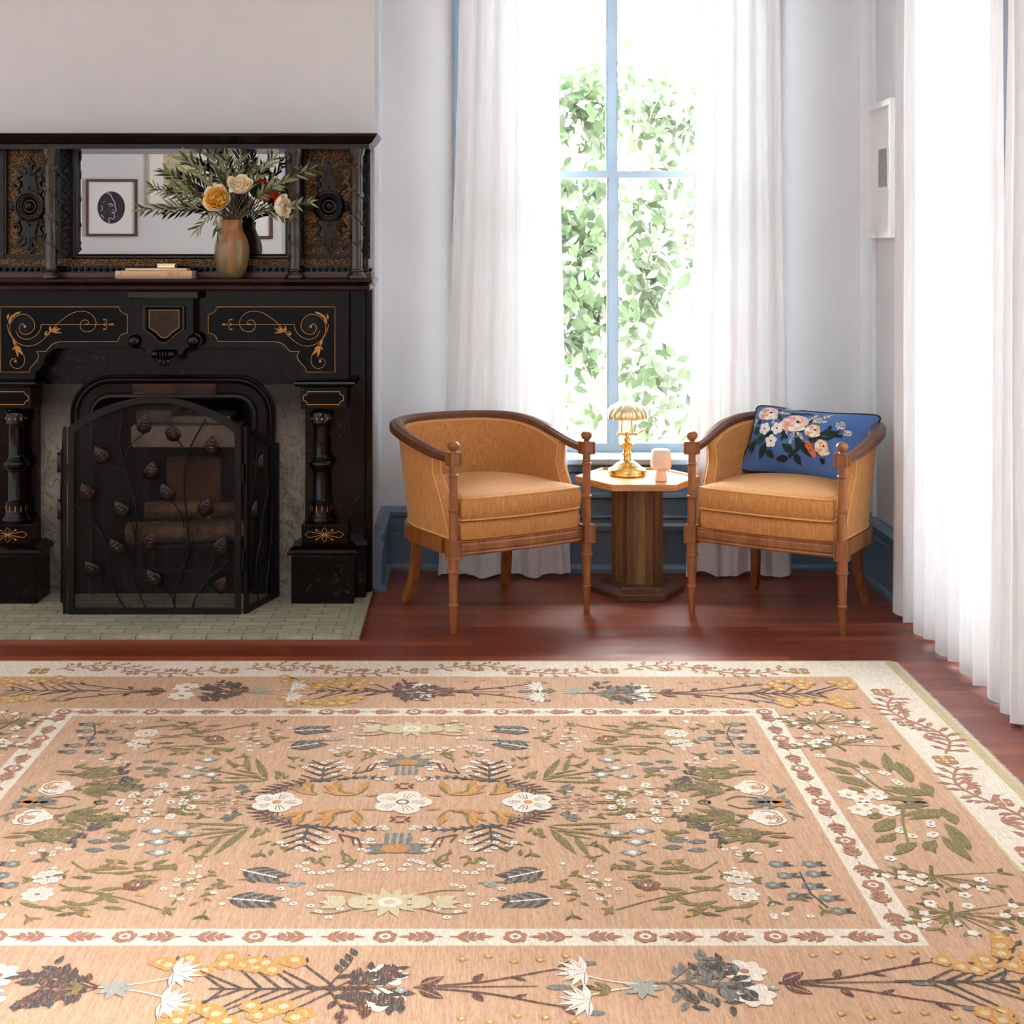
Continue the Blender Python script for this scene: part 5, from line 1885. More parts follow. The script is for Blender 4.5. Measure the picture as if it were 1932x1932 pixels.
def picture(px0, py0, px1, py1, w, mat, label, art=None, dpt=.025):
    x0, z1 = rear(px0, py0); x1, z0 = rear(px1, py1)
    e = thing('picture_frame', ((x0 + x1) / 2, -2.4, z0), label, 'picture', 'pictures on the rear wall')
    b = MB()
    y0, y1 = -2.399, -2.4 + dpt
    b.box(x0, x0 + w, y0, y1, z0, z1); b.box(x1 - w, x1, y0, y1, z0, z1); b.box(x0 + w, x1 - w, y0, y1, z0, z0 + w); b.box(x0 + w, x1 - w, y0, y1, z1 - w, z1)
    b.build('frame', mat, e)
    b = MB(); b.box(x0 + w, x1 - w, y0, -2.388, z0 + w, z1 - w)
    mt = b.build('mat_board', MT['mat'], e)
    if art:
        b = MB(); d = Draw(b, lambda x, z, h: Vector((x, -2.388 + h, z)), art[1], .001, .0001); d.xf = rear
        art[0](d)
        b.build('print', art[2], mt, recalc=False)


MT['mat'] = plain('white_mat_board', srgb(238, 236, 232), .8, vary=.01)
MT['frame_brown'] = plain('brown_wood_frame', srgb(94, 64, 54), .45, vary=.12, scale=30)
MT['frame_light'] = plain('light_maple_frame', srgb(206, 186, 158), .5, vary=.06)
MT['ink'] = plain('dark_charcoal_ink', srgb(52, 54, 60), .8, vary=.3, scale=14)
MT['chalk'] = plain('white_ink_line', srgb(206, 206, 206), .8)
MT['beige'] = plain('beige_print', srgb(206, 196, 156), .8, vary=.12, scale=30)
MT['khaki'] = plain('khaki_print', srgb(150, 136, 92), .8, vary=.12, scale=30)


def profile_art(d):
    d.ell(209.5, 391.5, 26, 30.5, 'i', 0, 40)
    ln = lambda pts, w=.006: d.line(interp2(pts, 6), w, 'c')
    ln([(201, 364), (207, 366), (212, 375), (216, 382), (217, 386)], .008)
    ln([(204, 387), (208, 384), (213, 388)], .009); ln([(206, 390), (211, 388)], .006)
    ln([(216, 386), (217.5, 392), (219, 397), (216, 399)], .008); ln([(211, 397), (214, 396)], .006)
    ln([(210, 402), (215, 401)], .01); ln([(216, 401), (215, 406), (216, 410), (213, 413), (207, 411), (205, 414), (206, 420)], .007)
    ln([(191, 388), (193, 394), (190, 398)], .006); ln([(190, 405), (193, 408), (196, 411)], .007); ln([(194, 382), (197, 380)], .005)


picture(162, 338, 259, 446, .026, MT['frame_brown'], 'brown framed print of a head in profile in a dark oval', (profile_art, {'i': 0, 'c': 1}, [MT['ink'], MT['chalk']]))


def floral_art(d):
    d.poly([(308, 285), (372, 285), (372, 368), (308, 368)], 'b')
    rr = random.Random(5)
    for k in range(46):
        x, y = rr.uniform(311, 369), rr.uniform(290, 365)
        d.leaf(x, y, rr.uniform(0, 6.28), rr.uniform(5, 10), rr.uniform(2, 4), 'k')


picture(278, 245, 402, 389, .022, MT['frame_light'], 'light maple framed floral print half hidden behind the olive branches', (floral_art, {'b': 0, 'k': 1}, [MT['beige'], MT['khaki']]))
picture(420, 325, 514.5, 451, .03, MT['frame_brown'], 'brown framed white print reflected beside the vase')
# framed picture on the side wall
e = thing('picture_frame', (1.68, 5.69, 1.43), 'white deep framed small grey print on the side wall', 'picture')
b = MB()
for q in ((5.523, 5.545, 1.43, 1.98), (5.83, 5.85, 1.43, 1.98), (5.545, 5.83, 1.43, 1.455), (5.545, 5.83, 1.955, 1.98)): b.box(1.640, 1.679, *q)
b.build('frame', MT['white'], e)
b = MB(); b.box(1.662, 1.679, 5.545, 5.83, 1.455, 1.955); mt = b.build('mat_board', MT['white'], e)
b = MB(); b.box(1.657, 1.6625, 5.615, 5.752, 1.622, 1.80); pr = b.build('inner_mount', MT['mat'], e)
b = MB(); b.box(1.656, 1.658, 5.628, 5.741, 1.636, 1.79)
b.build('print', plain('grey_print', srgb(158, 158, 156), .8, vary=.25, scale=26), pr)
# ------------------------------------------------------------------ floral rug
RX, RY, RZ = -.176, 3.486, .009
RHX, RHY = 1.572, 1.205
rug_cols = {'tan': (196, 157, 124), 'cream': (228, 217, 198), 'olive': (122, 112, 58), 'dolive': (92, 86, 48), 'char': (66, 62, 58), 'grey': (112, 116, 110), 'lgrey': (160, 164, 154), 'white': (232, 222, 206),
            'brown': (92, 54, 44), 'rust': (172, 116, 88), 'orange': (192, 132, 66), 'gold': (172, 124, 70), 'ochre': (204, 150, 72), 'pale': (206, 196, 158), 'red': (130, 58, 44), 'stripe': (198, 182, 138)}
ridx = {k: i for i, k in enumerate(rug_cols)}


def rug_mat(k, c):
    t = NT('rug_wool_' + k)
    v = t.coords((420, 60, 60))
    n = t.noise(1, 3, .6, v)                                     # fine knots
    s = t.noise(1, 4, .7, t.coords((150, 9, 9)))                 # abrash streaks along the warp
    base = srgb(*c)
    dk = tuple(x * .70 for x in base[:3]) + (1,); lt = tuple(min(1, x * 1.16) for x in base[:3]) + (1,)
    col = t.ramp(n, [(.3, dk), (.7, lt)])
    if k == 'tan':
        col = t.mix(t.ramp(s, [(.46, (0, 0, 0)), (.72, (.8, .8, .8))]), col, srgb(212, 178, 142))
        col = t.mix(t.ramp(t.noise(1, 3, .6, t.coords((110, 7, 9), (0, 0, 0))), [(.55, (0, 0, 0)), (.75, (.65, .65, .65))]), col, srgb(184, 122, 94))
    elif k not in ('cream', 'white'):
        col = t.mix(t.ramp(n, [(.52, (0, 0, 0)), (.68, (.5, .5, .5))]), col, srgb(204, 158, 122))
    t.col(col); t.bump(n, .35, .003)
    return t.set(Roughness=.95, Sheen_Weight=.1)


rmats = [rug_mat(k, c) for k, c in rug_cols.items()]
rug = thing('rug', (RX, RY, 0), 'large floral rug in tan and cream on the mahogany floor', 'rug')
b = MB()
# body with softly rounded edge
b.box(RX - RHX, RX + RHX, RY - RHY, RY + RHY, .0008, RZ)
d = Draw(b, lambda x, y, h: Vector((RX + x, RY + y, RZ + h)), ridx, .0001, 6e-7)
FH = (1.38 - RZ) * F


def G(px, py):
    D = FH / (py - 472)
    return ((px - 893) * D / F - RX, D - RY)


def ring(hx, hy, wx, wy, col):
    for s in (-1, 1):
        d.poly([(s * hx, -hy), (s * hx, hy), (s * (hx - wx), hy), (s * (hx - wx), -hy)], col)
        d.poly([(-hx, s * hy), (hx, s * hy), (hx, s * (hy - wy)), (-hx, s * (hy - wy))], col)


d.xf = lambda x, y: (x, y)
ring(1.572, 1.205, .03, .012, 'stripe')
ring(1.545, 1.195, .160, .168, 'cream')
ring(1.388, 1.030, .006, .006, 'stripe')
ring(1.075, .717, .072, .069, 'cream')
d.h = .0004; d.k = 1
R = random.Random(9)
random.seed(9)


def vine(L0, L1, amp):
    """rust scroll with twigs along local x"""
    n = 26
    pts = [(L0 + (L1 - L0) * k / n, amp * math.sin(2 * PI * k / n)) for k in range(n + 1)]
    d.line(pts, .008, 'rust')
    for k in range(1, n, 2):
        x, y = pts[k]; sl = math.atan2(pts[k + 1][1] - pts[k - 1][1], pts[k + 1][0] - pts[k - 1][0]) if k < n else 0
        for s in (-1, 1):
            a = sl + s * R.uniform(.6, 1.0)
            L = R.uniform(.032, .058)
            d.line([(x, y), (x + L * math.cos(a), y + L * math.sin(a))], .007, 'rust', .004)
            for q in (.4, .75): d.leaf(x + L * q * math.cos(a), y + L * q * math.sin(a), a + s * .7, .026, .010, 'rust')


def bandflower(x, y, r, col):
    d.flower(x, y, r, 4, col, 'white', .2, PI / 4, .5)
    for k in range(4): d.ell(x + math.cos(k * PI / 2) * r * .52, y + math.sin(k * PI / 2) * r * .52, r * .14, r * .14, 'white', 0, 8)
    d.ell(x, y, r * .1, r * .1, col, 0, 8)


def outer_band(half, along, pos):
    """scroll pattern in the cream border; along 'x' or 'y', pos = signed distance of the band's middle line"""
    P_ = .5625
    n = int(round(2 * half / P_))
    step = 2 * half / n
    for i in range(n + 1):
        c = -half + i * step
        def X(fx):
            base = d.xf
            return base
        sgn = 1 if pos > 0 else -1
        if along == 'x': d.xf = lambda x, y, c=c: (c + x, pos + y * sgn)
        else: d.xf = lambda x, y, c=c: (pos + y * sgn, c + x)
        bandflower(0, -.018, .036, 'gold')
        if i < n:
            vine(.05, step - .05, .045)
            bandflower(step / 2, .03 if i % 2 else -.035, .026, 'rust')
            for s in (.3, .7):
                x0 = step * s
                d.burst(x0, -.02, [.6, 1.2, 1.9, 2.5], .04, .012, 'rust')


outer_band(1.2375, 'x', 1.105); outer_band(1.2375, 'x', -1.105); outer_band(.87, 'y', 1.462); outer_band(.87, 'y', -1.462)


def sprig(x, dirn):
    d.line([(x, 0), (x + dirn * .075, 0)], .004, 'rust')
    for k, t in enumerate((.2, .45, .7)):
        for s in (-1, 1):
            d.leaf(x + dirn * .075 * t, 0, (0 if dirn > 0 else PI) + s * .75 * dirn, .035 - k * .006, .011, 'rust')
    d.leaf(x + dirn * .05, 0, 0 if dirn > 0 else PI, .04, .010, 'rust')


def inner_band(half, along, pos):
    n = int(round(2 * half / .245)); step = 2 * half / n
    for i in range(n + 1):
        c = -half + i * step
        if along == 'x': d.xf = lambda x, y, c=c: (c + x, pos + y)
        else: d.xf = lambda x, y, c=c: (pos + y, c + x)
        d.flower(0, 0, .024, 6, 'rust', 'white', .5); d.ell(0, 0, .006, .006, 'rust', 0, 8)
        if i < n:
            sprig(.115, -1); sprig(.13, 1)


inner_band(1.039, 'x', .6825); inner_band(1.039, 'x', -.6825); inner_band(.6825, 'y', 1.039); inner_band(.6825, 'y', -1.039)
d.h = .0009


# --- motifs; positions are the photograph's, laid out on the floor plane
def g(px, py): return G(px, py)


def ang(p, q): return math.atan2(q[1] - p[1], q[0] - p[0])


def smallflowers(pts, r=.016, col='white', c='gold', n=5):
    for px, py in pts:
        x, y = g(px, py); d.flower(x, y, r, n, col, c, .28)


def dots(pts, r=.013, col='white'):
    for px, py in pts:
        x, y = g(px, py); d.ell(x, y, r, r * .9, col, 0, 9); d.ell(x, y, r * .3, r * .3, 'grey', 0, 5)


def spears(pts, col='olive', W=.03):
    for (a, c, w) in pts:
        p, q = g(*a), g(*c)
        d.leaf(p[0], p[1], ang(p, q), math.dist(p, q) / d.k, w * .95, col, 'dolive')


def tree_motif(cx, cy, facing, L, Wd, leafc, stemc, dense):
    """bush with trunk on one side, seen from above"""
    x, y = g(cx, cy)
    a0 = 0 if facing > 0 else PI
    sx_ = x - facing * L / 2
    d.line([(sx_, y), (sx_ + facing * L * .8, y)], .007, stemc, .003)
    for k in range(dense):
        t = .25 + .75 * k / dense
        px_ = sx_ + facing * L * t * .8
        for s in (-1, 1):
            a = a0 + s * facing * R.uniform(.5, 1.2)
            l = Wd * .5 * R.uniform(.55, 1.05) * (1.15 - .5 * t)
            ex, ey = px_ + l * math.cos(a), y + l * math.sin(a)
            d.line([(px_, y), (ex, ey)], .0045, stemc, .002)
            for q in range(5):
                f = .35 + .65 * q / 3
                d.leaf(px_ + (ex - px_) * f, y + (ey - y) * f, a + R.choice((-1, 1)) * .8, .044, .018, leafc if R.random() < .6 else stemc)


def gold_tree(cx, cy, facing):
    x, y = g(cx, cy)
    d.line([(x + facing * .20, y), (x - facing * .1, y)], .008, 'char', .005)
    for k in range(7):
        t = -.10 + .035 * k
        for s in (-1, 1):
            a = (PI if facing > 0 else 0) + s * R.uniform(.7, 1.25) * (-facing if facing else 1)
            l = .15 * R.uniform(.5, 1)
            ex, ey = x + facing * t + l * math.cos(a), y + s * abs(l * math.sin(a))
            d.line([(x + facing * (t + .03), y), (ex, ey)], .006, 'char', .004)
            d.leaf(ex, ey, a + .5, .035, .015, 'char')
            for q in range(3):
                d.flower(ex + R.uniform(-.04, .03), ey + R.uniform(-.03, .03), .027, 5, 'ochre', 'pale', .42)


def maroon_sprig(cx, cy, facing):
    x, y = g(cx, cy)
    for s in (-1, 1):
        d.line(interp2([(x - facing * .13, y), (x, y + s * .02), (x + facing * .12, y + s * .06), (x + facing * .21, y + s * .085)], 5), .006, 'brown', .004)
        d.leaf(x - facing * .12, y + s * .008, (0 if facing > 0 else PI) + s * .6 * facing, .07, .034, 'brown', 'tan')
        d.leaf(x - facing * .02, y + s * .02, (0 if facing > 0 else PI) + s * 1.0 * facing, .045, .022, 'brown')
        d.leaf(x + facing * .05, y + s * .04, (0 if facing > 0 else PI) - s * .5 * facing, .045, .014, 'brown')
        d.leaf(x + facing * .14, y + s * .065, (0 if facing > 0 else PI) + s * .9 * facing, .05, .016, 'brown')
        d.ell(x + facing * .2, y + s * .088, .022, .010, 'grey')
        d.flower(x - facing * .185, y + s * .042, .052, 7, 'white', 'rust', .22, 0, .36)
        for q in range(5): d.flower(x + facing * (-.04 + .05 * q), y + s * (.105 + .012 * math.sin(q * 2)), .012, 4, 'ochre', 'pale', .4)
    d.ell(x + facing * .14, y, .03, .012, 'grey'); d.ell(x + facing * .19, y, .02, .010, 'char')
    d.line([(x - facing * .12, y), (x + facing * .1, y - .004)], .005, 'brown', .003)


def white_feathers(cx, cy, facing):
    x, y = g(cx, cy)
    for s in (-1, 1):
        d.line(interp2([(x - facing * .13, y), (x - facing * .05, y + s * .015), (x + facing * .02, y + s * .045)], 4), .004, 'white')
        for k in range(8):
            a = (0 if facing > 0 else PI) + (k - 3.5) * .42 * facing
            d.leaf(x + facing * .0, y + s * .052, a, .075, .018, 'white', 'char' if k % 2 else None)


# tan border, far side and mirrored near side; the short sides get the green trees
def wide_border():
    gold_tree(70, 1303, 1); gold_tree(655, 1304, 1)
    maroon_sprig(235, 1305, -1); maroon_sprig(905, 1305, 1); maroon_sprig(1320, 1308, 1)
    tree_motif(435, 1305, -1, .20, .19, 'char', 'brown', 7); tree_motif(765, 1305, 1, .20, .19, 'char', 'brown', 7); tree_motif(1155, 1308, 1, .22, .19, 'char', 'grey', 7)
    white_feathers(548, 1305, 1); white_feathers(1022, 1306, -1)
    gold_tree(1497, 1309, -1)
    for px in (490, 1085):
        x, y = g(px, 1304)
        d.burst(x, y, [k * .9 for k in range(7)], .05, .02, 'lgrey')
        d.burst(x - .06, y, [2.4, 3.1, 3.8], .05, .016, 'olive')
    smallflowers([(812, 1303), (1232, 1305), (365, 1300)], .014, 'lgrey', 'white')


for sy in (1, -1):
    d.xf = lambda x, y, sy=sy: (x, sy * y)
    d.h = .0009; d.k = .8
    wide_border()


def side_border():
    # green trees and spear leaves of the short border (right side, upper half)
    R2 = random.Random(3)
    for (cx, cy) in ((1560, 1365), (1600, 1405)):
        x, y = g(cx, cy)
        d.line([(x - .02, y - .05), (x - .05, y + .05)], .008, 'dolive')
        for k in range(20):
            a = R2.uniform(-.6, 3.9); l = R2.uniform(.06, .15)
            ex, ey = x + l * math.cos(a) * .9, y + l * math.sin(a) * .6
            d.line([(x - .03, y), (ex, ey)], .004, 'olive', .002)
            d.leaf(ex, ey, a + .6, .05, .018, 'olive'); d.leaf(ex, ey, a - .7, .04, .016, 'dolive')
            if k % 2: d.flower(ex, ey + .01, .017, 5, 'white', None)
    smallflowers([(1525, 1375), (1572, 1372), (1587, 1383), (1632, 1363), (1540, 1400), (1625, 1390), (1640, 1400), (1547, 1426)], .020, 'white', 'grey')
    spears([((1555, 1430), (1620, 1445), .03), ((1555, 1448), (1602, 1460), .028), ((1585, 1465), (1638, 1487), .05), ((1680, 1458), (1668, 1420), .05), ((1720, 1478), (1700, 1440), .05), ((1640, 1450), (1628, 1432), .03),
            ((1760, 1496), (1665, 1484), .04), ((1760, 1496), (1735, 1475), .05), ((1745, 1508), (1640, 1506), .04), ((1750, 1512), (1700, 1524), .035), ((1775, 1528), (1700, 1540), .05), ((1800, 1552), (1775, 1523), .04),
            ((1640, 1545), (1662, 1533), .05), ((1650, 1570), (1690, 1545), .07), ((1662, 1590), (1690, 1572), .05), ((1830, 1605), (1785, 1555), .06), ((1760, 1545), (1730, 1522), .03), ((1690, 1605), (1730, 1590), .05), ((1745, 1605), (1765, 1585), .05)])
    smallflowers([(1600, 1497), (1625, 1508), (1650, 1496), (1620, 1528), (1672, 1526)], .036, 'white', 'ochre')
    smallflowers([(1627, 1458), (1622, 1465), (1665, 1458), (1690, 1474), (1700, 1565), (1722, 1578), (1762, 1574), (1755, 1552)], .018, 'white', 'grey')
    x, y = g(1655, 1500); d.line(interp2([g(1600, 1440), g(1650, 1480), g(1700, 1510), g(1770, 1545)], 5), .007, 'olive')


for sx_ in (1, -1):
    for sy in (1, -1):
        d.xf = lambda x, y, sx_=sx_, sy=sy: (sx_ * x, sy * y)
        d.h = .0009; d.k = .72
        side_border()


def field():
    """left upper quarter of the inner field"""
    R3 = random.Random(6)
    # grey flowers, corner
    for (px, py) in ((170, 1367), (165, 1380), (207, 1382), (170, 1393), (222, 1394), (143, 1407), (190, 1405), (132, 1419), (183, 1419)):
        x, y = g(px, py)
        d.leaf(x - .01, y, PI * .9, .045, .022, 'char'); d.leaf(x - .01, y, PI * 1.15, .04, .018, 'char')
        d.flower(x, y, .026, 6, 'grey', 'lgrey', .4)
    d.line([g(160, 1410), g(180, 1385), g(178, 1370)], .005, 'char')
    # two big white daisies
    for (px, py) in ((276, 1384), (262, 1403)):
        x, y = g(px, py); d.flower(x, y, .052, 8, 'white', 'grey', .18, 0, .34, 'gold')
    # olive leafage around the red flower
    for k in range(34):
        px, py = R3.uniform(292, 425), R3.uniform(1364, 1420)
        if abs(px - 403) < 24 and abs(py - 1394) < 10: continue
        x, y = g(px, py); a = R3.choice((.5, 2.6, -.5, 3.6, 0))
        d.leaf(x, y, a + R3.uniform(-.4, .4), R3.uniform(.06, .10), .024, 'olive' if R3.random() < .7 else 'dolive')
    for pts in (((290, 1395), (330, 1388), (400, 1380), (470, 1368)), ((270, 1422), (330, 1408), (440, 1414))):
        d.line(interp2([g(*p) for p in pts], 5), .005, 'olive')
    x, y = g(403, 1394); d.flower(x, y, .042, 6, 'red', 'white', .3)
    for (px, py) in ((372, 1366), (430, 1384), (342, 1420), (424, 1400)):
        x, y = g(px, py); d.leaf(x, y, R3.uniform(0, 6), .035, .018, 'orange'); d.leaf(x, y, R3.uniform(0, 6), .03, .016, 'ochre')
    dots([(214, 1362), (245, 1364), (262, 1363), (252, 1374), (192, 1433), (200, 1437), (225, 1431), (222, 1440), (240, 1438), (470, 1382), (484, 1379), (448, 1390), (462, 1394), (476, 1400), (470, 1408), (472, 1416), (456, 1400), (486, 1390), (490, 1396)], .013)
    spears([((222, 1372), (245, 1366), .02), ((430, 1420), (445, 1410), .02), ((470, 1372), (490, 1362), .02), ((300, 1372), (340, 1366), .02)])
    for k in range(22):
        px, py = R3.uniform(470, 530), R3.uniform(1368, 1412)
        x, y = g(px, py); d.leaf(x, y, R3.uniform(0, 3.14), .04, .015, 'olive')
    # small filler sprigs
    for k in range(54):
        px, py = R3.uniform(150, 560), R3.uniform(1358, 1545)
        if px > 470 and py > 1455: continue
        x, y = g(px, py)
        if k % 3 == 0: d.ell(x, y, .012, .011, 'white', 0, 8)
        else:
            a = R3.uniform(-.6, 3.7)
            d.line([(x, y), (x + .04 * math.cos(a), y + .04 * math.sin(a))], .004, 'olive')
            for s in (-1, 1): d.leaf(x + .02 * math.cos(a), y + .02 * math.sin(a), a + s * .7, .045, .014, 'olive' if k % 2 else 'dolive')
    # grey feather leaves toward the centre
    for (p, q) in (((545, 1380), (615, 1376)), ((540, 1412), (605, 1402))):
        a_, b_ = g(*p), g(*q); an = ang(a_, b_); L = math.dist(a_, b_)
        for k in range(7):
            t = .1 + .13 * k
            for s in (-1, 1): d.leaf(a_[0] + L * t * math.cos(an), a_[1] + L * t * math.sin(an), an + s * .72, .09 - .005 * k, .022, 'grey' if k % 2 else 'char')
            d.ell(a_[0] + L * t * math.cos(an), a_[1] + L * t * math.sin(an), .012, .005, 'white', an)
    d.line([g(600, 1398), g(648, 1396)], .005, 'grey'); smallflowers([(632, 1395)], .022, 'lgrey', 'grey')
    # top centre spray
    dots([(670, 1372), (684, 1366), (700, 1361), (712, 1369), (706, 1380), (662, 1384), (672, 1392), (684, 1394), (645, 1374), (632, 1378), (616, 1390), (625, 1416), (634, 1420), (640, 1412), (650, 1408),
          (665, 1408), (678, 1410), (690, 1416), (700, 1420), (705, 1412), (716, 1416), (730, 1412), (735, 1422), (746, 1424), (752, 1418), (760, 1412), (728, 1420)], .014)
    d.line(interp2([g(672, 1366), g(700, 1364), g(738, 1370)], 5), .004, 'olive'); d.line(interp2([g(670, 1388), g(700, 1388), g(735, 1384)], 5), .004, 'olive')
    for k in range(8):
        x, y = g(690 + R3.uniform(-12, 25), 1428 + R3.uniform(-8, 8)); d.leaf(x, y, R3.uniform(.4, 2.8), .05, .013, 'olive')
    d.line([g(682, 1438), g(695, 1420)], .005, 'olive')
    for k in range(7):
        x, y = g(640 + R3.uniform(-12, 16), 1425 + R3.uniform(-5, 5)); d.leaf(x, y, R3.uniform(0, 3), .04, .014, 'olive')
        x, y = g(565 + R3.uniform(-14, 18), 1442 + R3.uniform(-8, 8)); d.leaf(x, y, R3.uniform(.5, 2.6), .05, .018, 'olive')
        x, y = g(530 + R3.uniform(-10, 8), 1465 + R3.uniform(-5, 6)); d.leaf(x, y, R3.uniform(1, 3), .05, .016, 'olive')
    # white blossoms over the wreath
    dots([(610, 1440), (622, 1436), (634, 1440), (645, 1438), (652, 1447), (640, 1448), (618, 1450), (606, 1448), (600, 1458), (630, 1462), (648, 1455), (660, 1450), (712, 1438), (724, 1436), (715, 1448), (728, 1446), (722, 1452), (702, 1448), (585, 1444), (575, 1448),
          (700, 1468), (712, 1471), (724, 1470), (736, 1472), (742, 1468)], .0145)
    # blue-grey flowers
    for (px, py) in ((392, 1434), (374, 1449), (352, 1465), (398, 1462)):
        x, y = g(px, py); d.leaf(x + .01, y, PI, .07, .03, 'grey'); d.leaf(x - .01, y, 0, .06, .03, 'grey'); d.flower(x, y, .03, 5, 'lgrey', 'white', .5)
    for (px, py) in ((292, 1438), (280, 1450), (310, 1452), (328, 1442)):
        x, y = g(px, py); d.leaf(x - .035, y, .1, .075, .038, 'grey', 'char')
    for k in range(9):
        x, y = g(290 + R3.uniform(-18, 36), 1458 + R3.uniform(-6, 10)); d.leaf(x, y, R3.uniform(2.2, 5), .05, .02, 'olive')
    # olive spears
    spears([((505, 1470), (482, 1430), .035), ((470, 1458), (464, 1428), .028), ((440, 1446), (428, 1432), .022), ((500, 1466), (425, 1460), .018), ((505, 1474), (372, 1478), .02), ((490, 1462), (440, 1452), .015), ((470, 1468), (420, 1468), .016)])
    d.line(interp2([g(375, 1455), g(430, 1458), g(505, 1472)], 5), .006, 'olive')
    # left: olive sprigs, white roses, dark dashes
    for (cx, cy, n) in ((175, 1454, 12), (190, 1494, 14), (165, 1543, 16), (80, 1572, 12)):
        for k in range(n):
            x, y = g(cx + R3.uniform(-38, 38), cy + R3.uniform(-9, 9)); d.leaf(x, y, R3.uniform(-.7, .9) + (PI if R3.random() < .3 else 0), R3.uniform(.065, .10), .026, 'olive' if R3.random() < .75 else 'dolive')
    for pts in (((108, 1462), (150, 1460), (205, 1446)), ((120, 1492), (180, 1478), (225, 1468)), ((80, 1535), (105, 1545), (140, 1560), (160, 1568)), ((90, 1506), (130, 1503), (150, 1510))):
        d.line(interp2([g(*p) for p in pts], 5), .006, 'olive')
    for (p, q) in (((222, 1456), (235, 1450)), ((225, 1452), (240, 1446)), ((226, 1462), (240, 1458)), ((232, 1466), (246, 1472)), ((224, 1478), (230, 1474)), ((236, 1474), (244, 1480)), ((248, 1489), (252, 1484)), ((262, 1486), (270, 1482)),
                   ((165, 1562), (195, 1554)), ((170, 1568), (198, 1558)), ((207, 1550), (220, 1542)), ((220, 1546), (230, 1550)), ((128, 1592), (140, 1580)), ((147, 1582), (150, 1572)), ((158, 1582), (163, 1574)), ((138, 1600), (142, 1592))):
        d.line([g(*p), g(*q)], .012, 'char', .007)
    for (px, py, r) in ((102, 1490, .058), (56, 1546, .058)):
        x, y = g(px, py)
        d.ell(x, y, r, r * 1.0, 'white', 0, 16, .14); d.ell(x + r * .9 * d.k, y + r * .35 * d.k, r * .45, r * .3, 'white', .3, 10, .1)
        for k in range(3):
            rr = r * d.k * (.25 + .22 * k)
            d.line([(x + rr * math.cos(t * .4 + k), y + rr * math.sin(t * .4 + k)) for t in range(9)], .006, 'gold')
        d.ell(x, y, r * .14, r * .14, 'gold', 0, 8)
    # thistle
    x, y = g(50, 1517); d.leaf(x - .01, y, 0, .13, .05, 'grey', 'char'); d.leaf(x + .01, y, PI, .07, .06, 'grey'); d.burst(x, y, [.6, 2.2, -.8, -2.3], .07, .03, 'grey'); d.ell(x, y, .03, .028, 'orange', 0, 10, .2)
    spears([((60, 1497), (40, 1486), .02), ((55, 1490), (70, 1480), .02)], 'grey')
    # pale star flowers with olive dashes
    smallflowers([(225, 1517), (250, 1503), (278, 1517), (310, 1484), (322, 1514), (350, 1490), (368, 1506), (360, 1525), (320, 1543), (278, 1533), (268, 1550), (236, 1530), (298, 1499), (345, 1517)], .018, 'white', 'olive')
    for k in range(16):
        x, y = g(R3.uniform(235, 370), R3.uniform(1500, 1545)); d.leaf(x, y, R3.uniform(-.6, .8), .04, .010, 'olive'); d.leaf(x, y, R3.uniform(1.5, 3), .03, .010, 'pale')
    d.line([g(355, 1516), g(415, 1516)], .005, 'olive'); spears([((335, 1503), (380, 1491), .018), ((325, 1530), (352, 1540), .018)])
    dots([(405, 1503), (418, 1510), (432, 1500), (445, 1512), (425, 1518), (440, 1525), (455, 1505), (410, 1524), (400, 1512)], .012, 'rust')
    for k in range(10):
        x, y = g(430 + R3.uniform(-30, 30), 1512 + R3.uniform(-12, 12)); d.leaf(x, y, R3.uniform(0, 6), .03, .009, 'pale')
    # grey leaves near the wreath
    spears([((440, 1484), (475, 1494), .03), ((450, 1480), (470, 1487), .02)], 'grey')
    dots([(430, 1506), (420, 1523), (470, 1522)], .01, 'lgrey')
    # wreath: maroon fronds and charcoal twigs
    P0 = [g(492, 1508), g(515, 1492), g(548, 1482), g(590, 1474)]
    for path in (P0,):
        pts = interp2(path, 6); d.line(pts, .009, 'brown', .006)
        for i in range(1, len(pts) - 1, 2):
            a = ang(pts[i - 1], pts[i + 1])
            for s in (-1, 1): d.leaf(pts[i][0], pts[i][1], a + PI + s * .95, .066, .013, 'brown')
    pts = interp2([g(585, 1474), g(630, 1472), g(680, 1467), g(728, 1469)], 6); d.line(pts, .008, 'char', .004)
    for i in range(2, len(pts) - 1, 2):
        a = ang(pts[i - 1], pts[i + 1])
        for s in (-1, 1): d.leaf(pts[i][0], pts[i][1], a + s * .7, .035, .010, 'char' if i % 3 else 'grey')
    x, y = g(608, 1460)
    d.line([g(607, 1473), g(612, 1448)], .006, 'char')
    for k in range(4):
        for s in (-1, 1): d.line([(x, y - .05 + .035 * k), (x + s * (.055 - .006 * k), y - .01 + .035 * k)], .010, 'char', .004)
    d.line([g(666, 1460), g(700, 1454), g(712, 1440)], .006, 'brown'); d.line([g(666, 1460), g(680, 1448)], .006, 'brown', .003); d.line([g(690, 1455), g(700, 1442)], .006, 'brown', .003)
    for (px, py) in ((535, 1487), (560, 1483), (500, 1497), (580, 1480)):
        x, y = g(px, py); d.burst(x, y, [-.4, -1.0, -1.7], .03, .01, 'grey')
    # golden lobed leaves inside the wreath
    a_ = g(676, 1500)
    for (ox, oy, an) in ((0, 0, 2.95), (-.03, .0, 2.35), (-.05, .012, 1.75), (-.10, .0, 2.6), (-.12, .01, 1.8), (.0, .004, 1.35)):
        d.leaf(a_[0] + ox, a_[1] + oy, an, .145, .040, 'orange'); d.leaf(a_[0] + ox, a_[1] + oy, an + .2, .10, .018, 'ochre'); d.leaf(a_[0] + ox, a_[1] + oy, an - .2, .10, .013, 'olive')
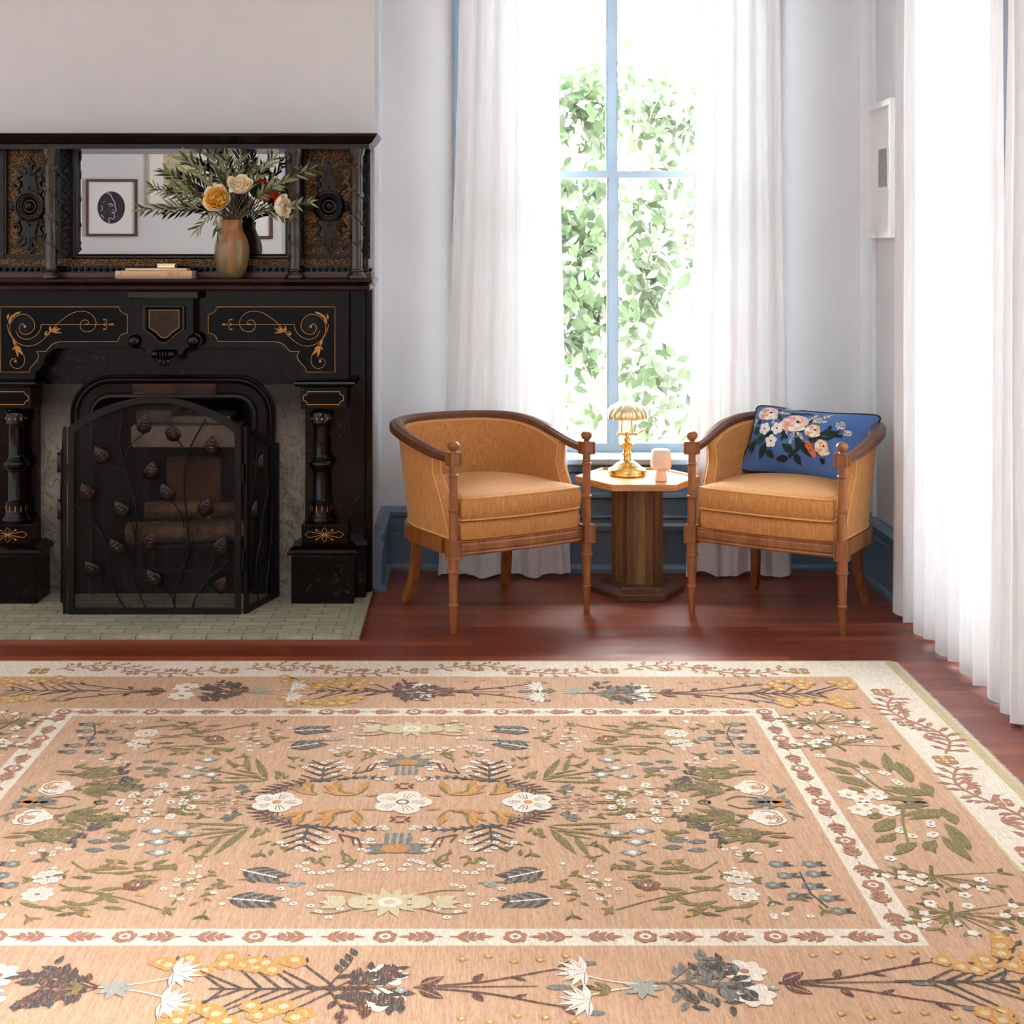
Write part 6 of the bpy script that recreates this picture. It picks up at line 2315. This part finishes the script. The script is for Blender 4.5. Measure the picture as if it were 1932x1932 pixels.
    d.leaf(a_[0] + .015, a_[1] - .006, .1, .06, .018, 'orange')


for sx_ in (1, -1):
    for sy in (1, -1):
        d.xf = lambda x, y, sx_=sx_, sy=sy: (sx_ * x, sy * y)
        d.h = .0009; d.k = .66
        field()
d.k = 1.0
# single motifs on the centre lines
d.xf = lambda x, y: (x, y)
d.flower(0, 0, .072, 5, 'white', 'grey', .24, 0, .46, 'gold'); d.ell(0, 0, .011, .010, 'white', 0, 8)
for s in (-1, 1):
    d.flower(s * .312, 0, .062, 5, 'white', 'ochre', .2, .6 if s > 0 else 2.5, .48, 'char')
    x, y = 0, s * .105
    for q in (-1, 1):
        d.line([(q * .024, y + .014), (q * .012, y), (q * .024, y - .014)], .007, 'red'); d.line([(-.012, y + q * .016), (.012, y + q * .016)], .006, 'red')
    y = s * .27
    d.burst(0, y, [0, PI, .35, PI - .35, -.35, PI + .35, 1.1, 2.0], .075, .028, 'grey'); d.ell(0, y, .034, .022, 'orange', 0, 10, .15)
    for k in range(7): d.line([(-.026 + .0087 * k, y - s * .025), (-.026 + .0087 * k, y - s * .085)], .006, 'lgrey' if k % 2 else 'grey')
    y = s * .535
    d.burst(0, y, [k * PI / 5 for k in range(10)], .07, .024, 'pale'); d.ell(0, y, .026, .022, 'white', 0, 12); d.ell(0, y, .014, .012, 'pale', 0, 8)
    for q in (-1, 1): d.burst(q * .09, y, [0, PI, .5, -.5, PI - .5, PI + .5], .06, .03, 'pale')
b.build('woven_field', rmats, rug, recalc=False)
R = random.Random(77)
b = MB()
MT['fringe'] = plain('cream_fringe', srgb(226, 214, 192), .9, vary=.08, scale=60)
n = 300
for k in range(n):
    y = RY - RHY + 2 * RHY * (k + .5) / n
    b.add([(RX + RHX, y - .0028, .007), (RX + RHX, y + .0028, .007), (RX + RHX + .014, y + .003 + R.uniform(-.001, .001), .006), (RX + RHX + .028 + R.uniform(-.005, .004), y + R.uniform(-.004, .004), .0016), (RX + RHX + .014, y - .003, .006)], [(0, 4, 2, 1), (4, 3, 2)])
tag(b.build('fringe', MT['fringe'], rug, recalc=False), kind='stuff')
b2 = b.mirrored(RX)
tag(b2.build('fringe', MT['fringe'], rug, recalc=False), kind='stuff')
